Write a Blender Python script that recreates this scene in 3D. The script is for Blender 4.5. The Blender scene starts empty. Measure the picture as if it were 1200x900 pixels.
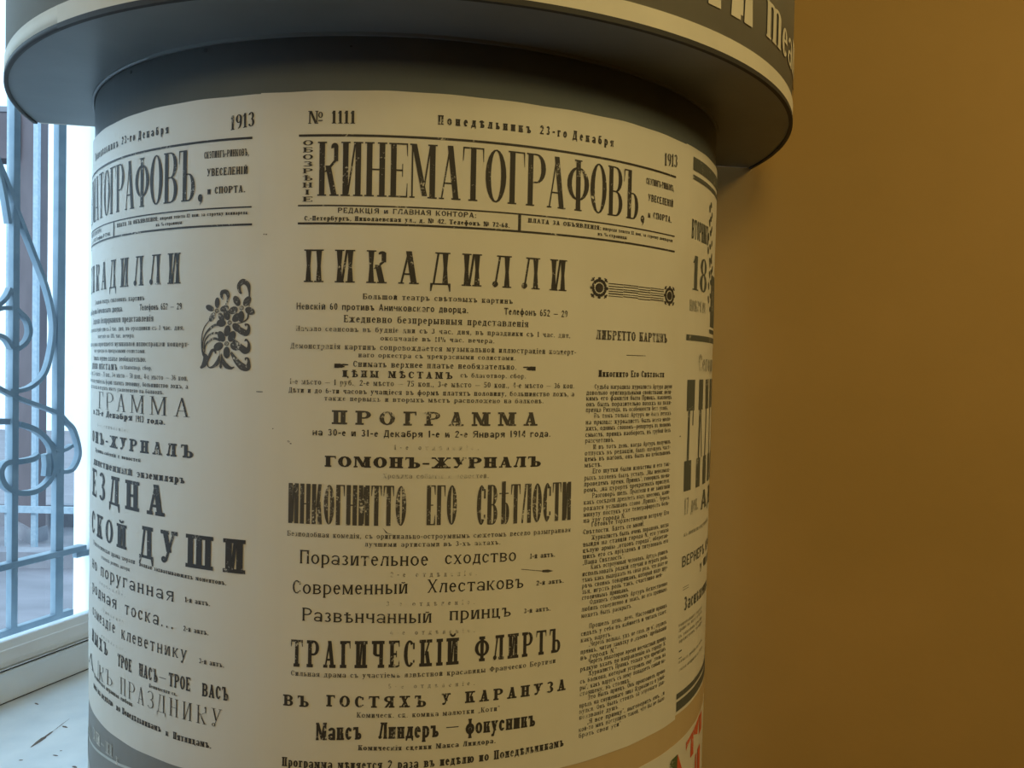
import bpy, math, random
from mathutils import Vector, Matrix
random.seed(7)
PI = math.pi
SC = bpy.context.scene
COL = SC.collection

# ---------------------------------------------------------------- camera
cd = bpy.data.cameras.new('camera')
cam = bpy.data.objects.new('camera', cd)
COL.objects.link(cam)
cd.sensor_width = 36.0
cd.lens = 989.861 * 36.0 / 1200.0
cd.clip_start = 0.02
cam.matrix_world = (Matrix.Translation((0, 0, 1.5)) @
                    Matrix.Rotation(PI / 2 - 0.0238059, 4, 'X') @
                    Matrix.Rotation(0.0202635, 4, 'Z'))
SC.camera = cam

# ---------------------------------------------------------------- light and exposure
SC.view_settings.view_transform = 'Standard'
SC.view_settings.look = 'None'
SC.view_settings.gamma = 1.0
SC.view_settings.use_curve_mapping = False
SC.view_settings.exposure = 0.0
world = bpy.data.worlds.new('overcast_sky')
SC.world = world
world.use_nodes = True
wb = world.node_tree.nodes['Background']
wb.inputs['Color'].default_value = (0.54, 0.80, 1.0, 1)
wb.inputs['Strength'].default_value = 3.4

# room axes: D runs along the window wall away from the camera, N points out through the window
AX_D = Vector((0.33754, 0.94131, 0)).normalized()
AX_N = Vector((-AX_D.y, AX_D.x, 0))
def W(n, t, z):
    p = AX_N * n + AX_D * t
    return Vector((p.x, p.y, z))

def area(name, loc, target, size, power, color, portal=False, size_y=None, spread=None):
    l = bpy.data.lights.new(name, 'AREA')
    l.energy = power; l.color = color; l.size = size
    if size_y: l.shape = 'RECTANGLE'; l.size_y = size_y
    if spread: l.spread = spread
    o = bpy.data.objects.new(name, l)
    COL.objects.link(o)
    o.location = loc
    o.rotation_euler = (Vector(target) - Vector(loc)).to_track_quat('-Z', 'Y').to_euler()
    if portal: l.cycles.is_portal = True
    return o
area('window_portal', W(1.62, 0.70, 1.77), W(0, 0.70, 1.77), 1.60, 1, (1, 1, 1), portal=True, size_y=1.68)
area('ceiling_lamp', (1.9, -0.5, 3.0), (0.2, 1.4, 1.4), 0.9, 30, (1.0, 0.82, 0.35))
area('hall_lamp', (0.0, -2.4, 3.05), (-0.1, 1.2, 1.3), 0.9, 35, (1.0, 0.82, 0.38))
sl = bpy.data.lights.new('hazy_sun', 'SUN')
sl.energy = 2.2; sl.angle = math.radians(12); sl.color = (1.0, 0.97, 0.92)
sun = bpy.data.objects.new('hazy_sun', sl)
COL.objects.link(sun)
sun.rotation_euler = (AX_D * 1.0 - AX_N * 0.02 + Vector((0, 0, -0.75))).to_track_quat('-Z', 'Y').to_euler()

# ---------------------------------------------------------------- helpers
def tag(o, label=None, cat=None, group=None, kind=None):
    if label: o['label'] = label
    if cat: o['category'] = cat
    if group: o['group'] = group
    if kind: o['kind'] = kind
    return o

def link(name, verts, faces, m=None, parent=None, smooth=False):
    me = bpy.data.meshes.new(name)
    me.from_pydata([tuple(v) for v in verts], [], faces)
    me.validate()
    if smooth:
        me.polygons.foreach_set('use_smooth', [True] * len(me.polygons))
    o = bpy.data.objects.new(name, me)
    COL.objects.link(o)
    if m: me.materials.append(m)
    if parent:
        o.parent = parent
        o.matrix_parent_inverse = parent.matrix_basis.inverted()
    return o

def empty(name, loc):
    o = bpy.data.objects.new(name, None)
    COL.objects.link(o)
    o.location = loc
    o.empty_display_size = 0.1
    return o

class MB:
    def __init__(s): s.v = []; s.f = []
    def box8(s, p):
        b = len(s.v); s.v += p
        s.f += [tuple(b + i for i in q) for q in ((0, 3, 2, 1), (4, 5, 6, 7), (0, 1, 5, 4), (1, 2, 6, 5), (2, 3, 7, 6), (3, 0, 4, 7))]
    def wbox(s, n0, n1, t0, t1, z0, z1):           # box in the room axes
        s.box8([W(n1, t0, z0), W(n0, t0, z0), W(n0, t1, z0), W(n1, t1, z0), W(n1, t0, z1), W(n0, t0, z1), W(n0, t1, z1), W(n1, t1, z1)])
    def box(s, x0, x1, y0, y1, z0, z1):
        s.box8([Vector(q) for q in ((x0, y0, z0), (x1, y0, z0), (x1, y1, z0), (x0, y1, z0), (x0, y0, z1), (x1, y0, z1), (x1, y1, z1), (x0, y1, z1))])
    def prof(s, pts, t0, t1):                       # (n, z) outline swept along the window wall
        b = len(s.v); k = len(pts)
        for t in (t0, t1):
            s.v += [W(n, t, z) for n, z in pts]
        s.f += [tuple(b + i for i in range(k))[::-1], tuple(b + k + i for i in range(k))]
        for i in range(k):
            j = (i + 1) % k
            s.f.append((b + i, b + j, b + k + j, b + k + i))
    def out(s, name, m=None, parent=None, smooth=False, bevel=0):
        o = link(name, s.v, s.f, m, parent, smooth)
        if bevel:
            md = o.modifiers.new('bevel', 'BEVEL'); md.width = bevel; md.segments = 2; md.limit_method = 'ANGLE'
        return o

# ---------------------------------------------------------------- materials
def base_mat(name, color, rough=0.6, spec=0.3):
    m = bpy.data.materials.new(name); m.use_nodes = True
    b = m.node_tree.nodes['Principled BSDF']
    b.inputs['Base Color'].default_value = (*color, 1)
    b.inputs['Roughness'].default_value = rough
    b.inputs['Specular IOR Level'].default_value = spec
    return m, m.node_tree, b

def noisy(name, c1, c2, scale=5, rough=0.6, spec=0.3, detail=5, bump=0.0, bscale=60, stretch=(1, 1, 1), lo=0.35, hi=0.7, bdist=0.002):
    m, nt, b = base_mat(name, c1, rough, spec)
    N = nt.nodes.new; Lk = nt.links.new
    tc = N('ShaderNodeTexCoord'); mp = N('ShaderNodeMapping')
    mp.inputs['Scale'].default_value = stretch
    Lk(tc.outputs['Object'], mp.inputs['Vector'])
    no = N('ShaderNodeTexNoise'); no.inputs['Scale'].default_value = scale; no.inputs['Detail'].default_value = detail
    Lk(mp.outputs['Vector'], no.inputs['Vector'])
    r = N('ShaderNodeValToRGB')
    r.color_ramp.elements[0].position = lo; r.color_ramp.elements[0].color = (*c1, 1)
    r.color_ramp.elements[1].position = hi; r.color_ramp.elements[1].color = (*c2, 1)
    Lk(no.outputs['Fac'], r.inputs['Fac']); Lk(r.outputs['Color'], b.inputs['Base Color'])
    if bump:
        n2 = N('ShaderNodeTexNoise'); n2.inputs['Scale'].default_value = bscale; n2.inputs['Detail'].default_value = 4
        Lk(mp.outputs['Vector'], n2.inputs['Vector'])
        bp = N('ShaderNodeBump'); bp.inputs['Strength'].default_value = bump; bp.inputs['Distance'].default_value = bdist
        Lk(n2.outputs['Fac'], bp.inputs['Height']); Lk(bp.outputs['Normal'], b.inputs['Normal'])
    return m

M = {}
M['wall'] = noisy('ochre_wall_paint', (0.41, 0.252, 0.080), (0.45, 0.275, 0.092), 3, 0.75, 0.2, bump=0.25, bscale=35)
M['white_wall'] = noisy('white_plaster', (0.80, 0.81, 0.80), (0.86, 0.87, 0.86), 4, 0.8, 0.2, bump=0.15)
M['ceiling'] = noisy('ceiling_paint', (0.60, 0.56, 0.48), (0.66, 0.62, 0.54), 2, 0.9, 0.1)
M['floor'] = noisy('dark_floor', (0.07, 0.045, 0.03), (0.12, 0.08, 0.05), 8, 0.5, 0.3, stretch=(1, 8, 1))
M['frame'] = noisy('white_window_paint', (0.84, 0.86, 0.88), (0.89, 0.91, 0.92), 9, 0.35, 0.4, bump=0.12, bscale=40)
M['sill'] = noisy('worn_sill_paint', (0.72, 0.77, 0.80), (0.86, 0.89, 0.90), 11, 0.4, 0.4, bump=0.2, bscale=50)
M['chip'] = noisy('bare_chipped_spot', (0.16, 0.12, 0.10), (0.24, 0.19, 0.16), 60, 0.9, 0.1)
M['gap'] = base_mat('dark_gap', (0.03, 0.027, 0.025), 0.9, 0.05)[0]
M['iron'] = noisy('blue_grey_iron_paint', (0.19, 0.255, 0.31), (0.25, 0.315, 0.37), 25, 0.45, 0.4)
M['tower'] = noisy('mauve_render', (0.09, 0.077, 0.086), (0.115, 0.098, 0.107), 1.5, 0.9, 0.1)
M['pale_house'] = noisy('pale_house_render', (0.62, 0.70, 0.74), (0.70, 0.76, 0.80), 0.8, 0.9, 0.1)
M['asphalt'] = noisy('grey_asphalt', (0.12, 0.115, 0.13), (0.17, 0.16, 0.18), 0.9, 0.7, 0.3, stretch=(1, 3, 1))
M['kerb'] = noisy('grey_kerb_stone', (0.13, 0.13, 0.15), (0.19, 0.19, 0.21), 3, 0.8, 0.2)
M['yellow'] = base_mat('yellow_road_paint', (0.55, 0.42, 0.16), 0.7)[0]
M['lamp_grey'] = noisy('grey_column_paint', (0.150, 0.165, 0.170), (0.185, 0.20, 0.205), 7, 0.42, 0.35, bump=0.2, bscale=12, bdist=0.004)
M['drum_grey'] = noisy('grey_fascia_paper', (0.26, 0.245, 0.21), (0.30, 0.285, 0.245), 6, 0.6, 0.25, bump=0.1, bscale=30)
M['board'] = noisy('pale_bounce_board', (0.66, 0.62, 0.56), (0.72, 0.68, 0.62), 6, 0.8, 0.1)  # pale colour for the added panels that bounce daylight
M['cream'] = noisy('cream_paint', (0.62, 0.57, 0.47), (0.72, 0.66, 0.55), 8, 0.55, 0.25, bump=0.1, bscale=40)
M['lip'] = base_mat('dark_lip', (0.045, 0.042, 0.040), 0.6, 0.2)[0]

def paper(name, c, c2, stain):
    m, nt, b = base_mat(name, c, 0.5, 0.25)
    N = nt.nodes.new; Lk = nt.links.new
    tc = N('ShaderNodeTexCoord')
    a = N('ShaderNodeTexNoise'); a.inputs['Scale'].default_value = 3.2; a.inputs['Detail'].default_value = 6
    mp = N('ShaderNodeMapping'); mp.inputs['Scale'].default_value = (9, 9, 0.8)
    s = N('ShaderNodeTexNoise'); s.inputs['Scale'].default_value = 4; s.inputs['Detail'].default_value = 5
    Lk(tc.outputs['Object'], a.inputs['Vector']); Lk(tc.outputs['Object'], mp.inputs['Vector']); Lk(mp.outputs['Vector'], s.inputs['Vector'])
    mx = N('ShaderNodeMixRGB'); mx.inputs['Color1'].default_value = (*c, 1); mx.inputs['Color2'].default_value = (*c2, 1)
    Lk(s.outputs['Fac'], mx.inputs['Fac'])
    r = N('ShaderNodeValToRGB'); r.color_ramp.elements[0].position = 0.56; r.color_ramp.elements[1].position = 0.78
    r.color_ramp.elements[0].color = (0, 0, 0, 1); r.color_ramp.elements[1].color = (0.5, 0.5, 0.5, 1)
    Lk(a.outputs['Fac'], r.inputs['Fac'])
    m2 = N('ShaderNodeMixRGB'); m2.inputs['Color2'].default_value = (*stain, 1)
    Lk(r.outputs['Color'], m2.inputs['Fac']); Lk(mx.outputs['Color'], m2.inputs['Color1']); Lk(m2.outputs['Color'], b.inputs['Base Color'])
    bp = N('ShaderNodeBump'); bp.inputs['Strength'].default_value = 0.25; bp.inputs['Distance'].default_value = 0.003
    n2 = N('ShaderNodeTexNoise'); n2.inputs['Scale'].default_value = 14; n2.inputs['Detail'].default_value = 3
    Lk(tc.outputs['Object'], n2.inputs['Vector']); Lk(n2.outputs['Fac'], bp.inputs['Height']); Lk(bp.outputs['Normal'], b.inputs['Normal'])
    return m
PAPER = (0.66, 0.62, 0.55)
M['paper'] = paper('aged_cream_paper', PAPER, (0.70, 0.66, 0.59), (0.55, 0.49, 0.37))
M['paper_grey'] = paper('taupe_grey_paper', (0.20, 0.195, 0.18), (0.24, 0.23, 0.215), (0.15, 0.14, 0.13))
M['paper_tan'] = paper('tan_paper', (0.50, 0.36, 0.20), (0.54, 0.40, 0.23), (0.42, 0.28, 0.15))
M['paper_white'] = paper('pale_grey_paper', (0.55, 0.55, 0.50), (0.60, 0.60, 0.55), (0.45, 0.45, 0.40))

def ink(name, c, wear, cov=1.0, scale=420.0):
    """Printing ink: the sheet shows through where a noise says the ink has worn off."""
    m, nt, b = base_mat(name, c, 0.55, 0.2)
    N = nt.nodes.new; Lk = nt.links.new
    tc = N('ShaderNodeTexCoord')
    a = N('ShaderNodeTexNoise'); a.inputs['Scale'].default_value = scale; a.inputs['Detail'].default_value = 3
    g = N('ShaderNodeTexNoise'); g.inputs['Scale'].default_value = 45; g.inputs['Detail'].default_value = 2
    Lk(tc.outputs['Object'], a.inputs['Vector']); Lk(tc.outputs['Object'], g.inputs['Vector'])
    ad = N('ShaderNodeMath'); ad.operation = 'ADD'
    Lk(a.outputs['Fac'], ad.inputs[0]); Lk(g.outputs['Fac'], ad.inputs[1])
    r = N('ShaderNodeMapRange'); r.inputs['From Min'].default_value = 1.0 + wear - 0.10; r.inputs['From Max'].default_value = 1.0 + wear + 0.10
    r.inputs['To Min'].default_value = 1 - cov; r.inputs['To Max'].default_value = 1.0
    Lk(ad.outputs[0], r.inputs['Value'])
    mx = N('ShaderNodeMixRGB'); mx.inputs['Color1'].default_value = (*c, 1); mx.inputs['Color2'].default_value = (*PAPER, 1)
    Lk(r.outputs['Result'], mx.inputs['Fac']); Lk(mx.outputs['Color'], b.inputs['Base Color'])
    return m
INK = (0.030, 0.025, 0.024)
SLATE = (0.075, 0.085, 0.080)
INKS = [ink('black_ink', INK, 0.28, 0.97), ink('worn_black_ink', INK, 0.21, 0.92), ink('faint_black_ink', INK, 0.02, 0.62),
        ink('slate_ink', SLATE, 0.3, 0.97), ink('pale_slate_ink', (0.14, 0.14, 0.12), 0.1, 0.65)]
M['red'] = ink('orange_red_ink', (0.62, 0.085, 0.02), 0.25, 0.95)
M['green'] = ink('dark_green_ink', (0.06, 0.10, 0.03), 0.25, 0.95)
M['white_ink'] = base_mat('white_print', (0.50, 0.51, 0.48), 0.6)[0]

# ---------------------------------------------------------------- lettering drawn from strokes
# style: stem, hairline, serif overhang, gap (of one letter width); bar, serif height (of the letter height)
STY = {
    'num':   dict(T=.26, k=.12, e=.06, s=.10, q=.06, g=.12),
    'deco':  dict(T=.36, k=.20, e=.15, s=.05, q=.12, g=.62),
    'kin':   dict(T=.255, k=.07, e=.028, s=.085, q=.026, g=.09),
    'comma': dict(T=.7, k=.6, e=.3, s=0, q=.1, g=0),
    'cond':  dict(T=.33, k=.18, e=.12, s=.03, q=.1, g=.22),
    'gro':   dict(T=.25, k=.20, e=.14, s=0, q=.1, g=.24),
    'bold':  dict(T=.33, k=.16, e=.13, s=.10, q=.12, g=.16),
    'tiny':  dict(T=.23, k=.13, e=.11, s=.05, q=.10, g=.22),
    'old':   dict(T=.24, k=.13, e=.09, s=.09, q=.09, g=.22),
    'space': dict(T=.28, k=.15, e=.12, s=.10, q=.1, g=1.1),
    'pik':   dict(T=.29, k=.10, e=.05, s=.09, q=.04, g=.56, flare=1),
    'prog':  dict(T=.30, k=.14, e=.10, s=.12, q=.13, g=.52),
    'gom':   dict(T=.34, k=.12, e=.12, s=.08, q=.13, g=.16),
    'ink':   dict(T=.40, k=.16, e=.03, s=.0, q=.02, g=.16),
    'nouv':  dict(T=.19, k=.13, e=.09, s=.045, q=.06, g=.20),
    'trag':  dict(T=.29, k=.13, e=.08, s=.11, q=.12, g=.34),
    'clar':  dict(T=.31, k=.16, e=.12, s=.12, q=.14, g=.44),
    'fra':   dict(T=.34, k=.24, e=.16, s=.05, q=.10, g=.13),
    'thin':  dict(T=.12, k=.06, e=.025, s=.13, q=.022, g=.42),
    'slab':  dict(T=.31, k=.15, e=.11, s=.12, q=.14, g=.40),
    'hslab': dict(T=.29, k=.14, e=.09, s=.11, q=.12, g=.46),
    'mono':  dict(T=.17, k=.14, e=.10, s=.04, q=.08, g=.42),
    'tri':   dict(T=.33, k=.20, e=.12, s=.06, q=.12, g=.20),
    'eight': dict(T=.26, k=.08, e=.04, s=.12, q=.035, g=.14),
    'fascia': dict(T=.28, k=.14, e=.07, s=.05, q=.05, g=.14),
    'drum':  dict(T=.42, k=.16, e=.10, s=.0, q=.06, g=.22, flare=1),
}
WID = {'Ш': 1.4, 'Щ': 1.5, 'М': 1.25, 'Ж': 1.4, 'Ю': 1.45, 'Ф': 1.25, 'Ы': 1.35, 'І': .46, 'Г': .82, 'Е': .85, 'С': .88,
       'Т': .98, 'З': .82, 'Ь': .85, 'Ъ': 1.08, 'Ѣ': 1.05, '.': .3, ',': .3, ':': .3, '-': .5, '—': 1.3, ' ': .62, '№': 1.5,
       '„': .45, '“': .45, '1': .5, '½': 1.1, '¼': 1.1, '!': .3, 'i': .46, 'm': 1.4}
DIG = set('023456789')

class Pen:
    def __init__(p, st, U, h, fine=False):
        p.T = st['T'] * U; p.k = st['k'] * U; p.s = st['s'] * U; p.e = st['e'] * h; p.q = st['q'] * h
        p.flare = st.get('flare'); p.o = []; p.seg = 7 if fine else 12
    def r(p, x0, y0, x1, y1): p.o.append([(x0, y0), (x1, y0), (x1, y1), (x0, y1)])
    def d(p, x0, y0, x1, y1, w): p.o.append([(x0, y0), (x0 + w, y0), (x1 + w, y1), (x1, y1)])
    def stem(p, x, y0, y1, w=None, b=True, t=True):
        w = w or p.T
        if p.flare:
            m = (y0 + y1) / 2; c = w * .2
            p.o.append([(x, y0), (x + w, y0), (x + w - c, m), (x + c, m)])
            p.o.append([(x + c, m), (x + w - c, m), (x + w, y1), (x, y1)])
        else: p.r(x, y0, x + w, y1)
        if p.s > 0:
            if b: p.r(x - p.s, y0, x + w + p.s, y0 + p.q)
            if t: p.r(x - p.s, y1 - p.q, x + w + p.s, y1)
    def ring(p, cx, cy, rx, ry, tx, ty, a0=0, a1=360):
        n = max(3, int(p.seg * abs(a1 - a0) / 200)); a0 = math.radians(a0); a1 = math.radians(a1)
        tx = min(tx, rx * .95); ty = min(ty, ry * .8)
        for i in range(n):
            a = a0 + (a1 - a0) * i / n; b = a0 + (a1 - a0) * (i + 1) / n
            p.o.append([(cx + rx * math.cos(a), cy + ry * math.sin(a)), (cx + rx * math.cos(b), cy + ry * math.sin(b)),
                        (cx + (rx - tx) * math.cos(b), cy + (ry - ty) * math.sin(b)), (cx + (rx - tx) * math.cos(a), cy + (ry - ty) * math.sin(a))])
    def bowl(p, x, y0, y1, xr):
        ry = (y1 - y0) / 2; rx = (xr - x) * .62; cx = xr - rx
        p.r(x, y0, cx, y0 + p.e); p.r(x, y1 - p.e, cx, y1)
        p.ring(cx, y0 + ry, rx, ry, p.T * .95, p.e, -90, 90)

def glyph(p, ch, w, h):
    T, k, e, s, q = p.T, p.k, p.e, p.s, p.q
    L = s; Rr = w - s - T; low = ch.islower() and ch not in 'i'
    H0 = h
    if low and ch not in 'бфm': h = h * .72
    if ch == 'm': h = h * .9
    u = ch.upper() if ch not in 'mi' else ch
    if low and ch in 'абеуфрі':
        if ch == 'а':
            p.r(w - T - s * .3, 0, w - s * .3, h * .7); p.ring(w * .5 - s * .1, h * .68, w * .5 - s * .2, h * .32, T * .8, e, 0, 165)
            p.ring(w * .46, h * .27, w * .46, h * .27, T * .8, e)
        elif ch == 'б':
            x = h * .66; p.ring(w / 2, x / 2, w / 2, x / 2, T, e); p.d(0, x * .5, w * .12, h * .86, T * .8); p.d(w * .1, h * .8, w * .8, h * .98, k); p.r(w * .15, h * .8, w * .8, h * .8 + e)
        elif ch == 'е':
            p.ring(w / 2, h / 2, w / 2, h / 2, T, e, 0, 320); p.r(T * .5, h * .5, w - k * .2, h * .5 + e)
        elif ch == 'р':
            p.stem(L, -h * .36, h, t=False); p.bowl(L + T * .5, 0, h, w)
        elif ch == 'у':
            p.d(w * .36, h * .1, s * .6, h, T); p.d(w * .14, -h * .38, w - s - k, h, k); p.ring(w * .16, -h * .28, w * .14, h * .12, k, e)
            if s: p.r(0, h - q, T + 2 * s, h); p.r(w - k - 2 * s, h - q, w, h)
        elif ch == 'ф':
            x = h * .72; p.ring(w / 2, x / 2, w / 2, x / 2, T, e); p.stem(w / 2 - T / 2, -h * .25, h)
        elif ch == 'і':
            p.stem(L, 0, h); p.r(L, h * 1.2, L + T, h * 1.2 + max(e, h * .18))
        return
    if u == 'И' or u == 'Й':
        p.stem(L, 0, h); p.stem(Rr, 0, h); p.d(L + T * .8, h * .04, Rr - k * .9, h * .96, k * 1.1)
        if u == 'Й': p.ring(w / 2, h * 1.17, w * .24, h * .13, k, e, 180, 360)
    elif u == 'N':
        p.stem(L, 0, h, w=k); p.stem(w - s - k, 0, h, w=k); p.d(w - s - T, 0, L, h, T)
    elif u == 'Н': p.stem(L, 0, h); p.stem(Rr, 0, h); p.r(L + T, h * .5 - e / 2, Rr, h * .5 + e / 2)
    elif u == 'П': p.stem(L, 0, h); p.stem(Rr, 0, h); p.r(L, h - e, Rr + T, h)
    elif u in 'ЦЩ':
        p.stem(L, 0, h); x = w - s - T - k; p.stem(x, 0, h); p.r(L, 0, w - k, e)
        if u == 'Щ': p.stem((L + x) / 2, 0, h)
        p.r(w - k * 1.2, -h * .16, w, e)
    elif u == 'Ш': p.stem(L, 0, h); p.stem((L + Rr) / 2, 0, h); p.stem(Rr, 0, h); p.r(L, 0, Rr, e)
    elif u == 'm':
        y = h * .82; mid = (L + Rr) / 2; p.stem(L, 0, h, t=False); p.stem(mid, 0, y, t=False); p.stem(Rr, 0, y, t=False)
        for a in (L, mid): p.ring((a + T + (Rr - L) / 2 + a) / 2, y, ((Rr - L) / 2 + T) / 2, h - y, T, h * .09, 0, 180)
        p.r(0, h - q, L + T, h)
    elif u in 'Іi': p.stem(L, 0, h)
    elif u == 'Т':
        p.stem(w / 2 - T / 2, 0, h, t=False); p.r(0, h - e, w, h); tk = max(k, s * .8)
        p.o.append([(0, h * .74), (tk * .35, h * .74), (tk, h), (0, h)]); p.o.append([(w - tk * .35, h * .74), (w, h * .74), (w, h), (w - tk, h)])
    elif u == 'Г':
        p.stem(L, 0, h); p.r(L, h - e, w, h); tk = max(k, s * .8); p.o.append([(w - tk * .35, h * .72), (w, h * .72), (w, h), (w - tk, h)])
    elif u == 'Е':
        p.stem(L, 0, h); p.r(L, h - e, w, h); p.r(L, 0, w, e); p.r(L + T, h * .5 - e / 2, w * .75, h * .5 + e / 2); tk = max(k, s * .8)
        p.o.append([(w - tk * .35, h * .76), (w, h * .76), (w, h), (w - tk, h)]); p.o.append([(w - tk, 0), (w, 0), (w, h * .26), (w - tk * .35, h * .26)])
        if s: p.r(w * .75 - k * .5, h * .38, w * .75, h * .62)
    elif u == 'К':
        p.stem(L, 0, h); p.d(w - s - T, 0, L + T * 1.1, h * .56, T)
        if s: p.r(w - T - 2 * s, 0, w, q)
        if s and q < .05 * h:
            x = w - s * .5 - T * .75; p.d(L + T * .9, h * .44, x, h * .66, T * .6); p.r(x, h * .64, x + T * .75, h * .93); p.ring(x + T * .1, h * .90, T * .65, h * .08, T * .6, e * 2, -20, 200)
        elif s: p.d(L + T, h * .42, w - s - k * 1.1, h, k); p.r(w - k - 2 * s - T * .3, h - q, w, h)
        else: p.d(L + T, h * .42, w - T, h, T * .8)
    elif u == 'Р': p.stem(L, 0, h); p.bowl(L + T * .6, h * .44, h, w)
    elif u == 'В': p.stem(L, 0, h); p.bowl(L + T * .6, h * .5 - e * .5, h, w * .96); p.bowl(L + T * .6, 0, h * .5 + e * .5, w)
    elif u == 'Б': p.stem(L, 0, h); p.bowl(L + T * .6, 0, h * .56, w); p.r(L, h - e, w * .92, h); p.r(w * .92 - k * .6, h * .78, w * .92, h)
    elif u == 'Ь': p.stem(L, 0, h); p.bowl(L + T * .6, 0, h * .54, w)
    elif u == 'Ъ': x = w * .26; p.stem(x, 0, h, t=False); p.bowl(x + T * .6, 0, h * .54, w); p.r(0, h - e, x + T, h); p.o.append([(0, h * .74), (k * .4, h * .74), (k, h), (0, h)])
    elif u == 'Ѣ': x = w * .24; p.stem(x, 0, h * 1.08); p.bowl(x + T * .6, 0, h * .54, w); p.r(0, h * .76, x + T + w * .28, h * .76 + e)
    elif u == 'Ы': x = w * .62; p.stem(L, 0, h); p.bowl(L + T * .6, 0, h * .54, x); p.stem(Rr, 0, h)
    elif u == 'Я': p.stem(Rr, 0, h); p.ring(w * .44, h * .73, w * .44, h * .27, T * .95, e, 90, 270); p.r(w * .4, h - e, Rr, h); p.r(w * .4, h * .46, Rr, h * .46 + e); p.d(s * .4, 0, w * .42, h * .48, T * .8)
    elif u in 'О': p.ring(w / 2, h / 2, w / 2, h / 2, T, e)
    elif u == '0': p.ring(w / 2, h / 2, w / 2, h / 2, T, e)
    elif u == 'С': p.ring(w / 2, h / 2, w / 2, h / 2, T, e, 48, 312); p.r(w - k * 1.3, h * .66, w - k * .3, h * .9); p.r(w - k * 1.2, h * .16, w - k * .3, h * .26)
    elif u == 'Э': p.ring(w / 2, h / 2, w / 2, h / 2, T, e, -132, 132); p.r(w * .3, h * .5 - e / 2, w - T * .5, h * .5 + e / 2); p.r(k * .3, h * .68, k * 1.1, h * .88)
    elif u == 'Ю': p.stem(L, 0, h); c = w * .34; p.ring((w + c) / 2, h / 2, (w - c) / 2, h / 2, T, e); p.r(L + T, h * .5 - e / 2, c + T * .4, h * .5 + e / 2)
    elif u == 'Ф': p.ring(w / 2, h * .53, w / 2, h * .33, T, e); p.stem(w / 2 - T / 2, 0, h)
    elif u == 'А':
        p.d(s, 0, w * .5 - k * .5, h, k); p.d(w - s - T, 0, w * .5 - T * .5, h, T); p.r(w * .25, h * .3 - e / 2, w * .68, h * .3 + e / 2)
        if s: p.r(0, 0, k + 2 * s, q); p.r(w - T - 2 * s, 0, w, q)
    elif u == 'Л':
        p.d(s, 0, w * .34, h, k); p.stem(Rr, 0, h); p.r(w * .32, h - e, Rr, h)
        if s: p.ring(s + k * .6, h * .10, T * .45 + k * .2, h * .09, T * .5, e); p.r(w * .22, h - q, w * .5, h)
    elif u == 'Д':
        p.d(w * .12, e, w * .34, h, k); p.stem(Rr - w * .03, 0, h, b=False); p.r(w * .3, h - e, Rr, h); p.r(0, 0, w, e); p.r(w * .22, h - q, w * .5, h)
        p.o.append([(0, -h * .2), (k * .6, -h * .2), (k * 1.4, e), (0, e)]); p.o.append([(w - k * .6, -h * .2), (w, -h * .2), (w, e), (w - k * 1.4, e)])
    elif u == 'М':
        p.stem(L, 0, h, w=k); p.stem(Rr, 0, h); p.d(w * .46, h * .04, L, h, T * .9); p.d(w * .46, h * .04, Rr, h, k)
        if not s: p.r(L, 0, L + T * .8, h)
    elif u == 'Ж':
        c = w / 2; p.stem(c - T / 2, 0, h); p.d(s, 0, c - T * .6, h * .52, T * .75); p.d(w - s - T * .75, 0, c - T * .1, h * .52, T * .75)
        p.d(c - T * .4, h * .48, s + k * .3, h, k); p.d(c + T * .2, h * .48, w - s - k * 1.3, h, k)
        if s: p.r(0, 0, T + 2 * s, q); p.r(w - T - 2 * s, 0, w, q); p.r(0, h - q, T * .7 + s, h); p.r(w - T * .7 - s, h - q, w, h)
    elif u == 'З': p.ring(w * .46, h * .74, w * .46, h * .26, T * .9, e, -90, 150); p.ring(w * .46, h * .27, w * .5, h * .27, T, e, -150, 90)
    elif u == 'У':
        p.d(w * .38, h * .34, s, h, T); p.d(w * .26, h * .06, w - s - k, h, k); p.ring(w * .22, h * .1, w * .16, h * .1, T * .6, e)
        if s: p.r(0, h - q, T + 2 * s, h); p.r(w - k - 2 * s, h - q, w, h)
    elif u == 'Х':
        p.d(w - s - T, 0, s, h, T); p.d(s, 0, w - s - k, h, k)
        if s: p.r(0, 0, k + 2 * s, q); p.r(w - T - 2 * s, 0, w, q); p.r(0, h - q, T + 2 * s, h); p.r(w - k - 2 * s, h - q, w, h)
    elif u == 'Ч': p.stem(Rr, 0, h); p.stem(L, h * .55, h, b=False); p.ring(w * .5, h * .55, w * .5 - L, h * .13, T, e, 180, 300); p.r(w * .45, h * .42, Rr, h * .42 + e)
    elif u == '№':
        x = w * .62; p.stem(L, 0, h, w=k); p.stem(x - k, 0, h, w=k); p.d(x - T, 0, L, h, T)
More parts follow.
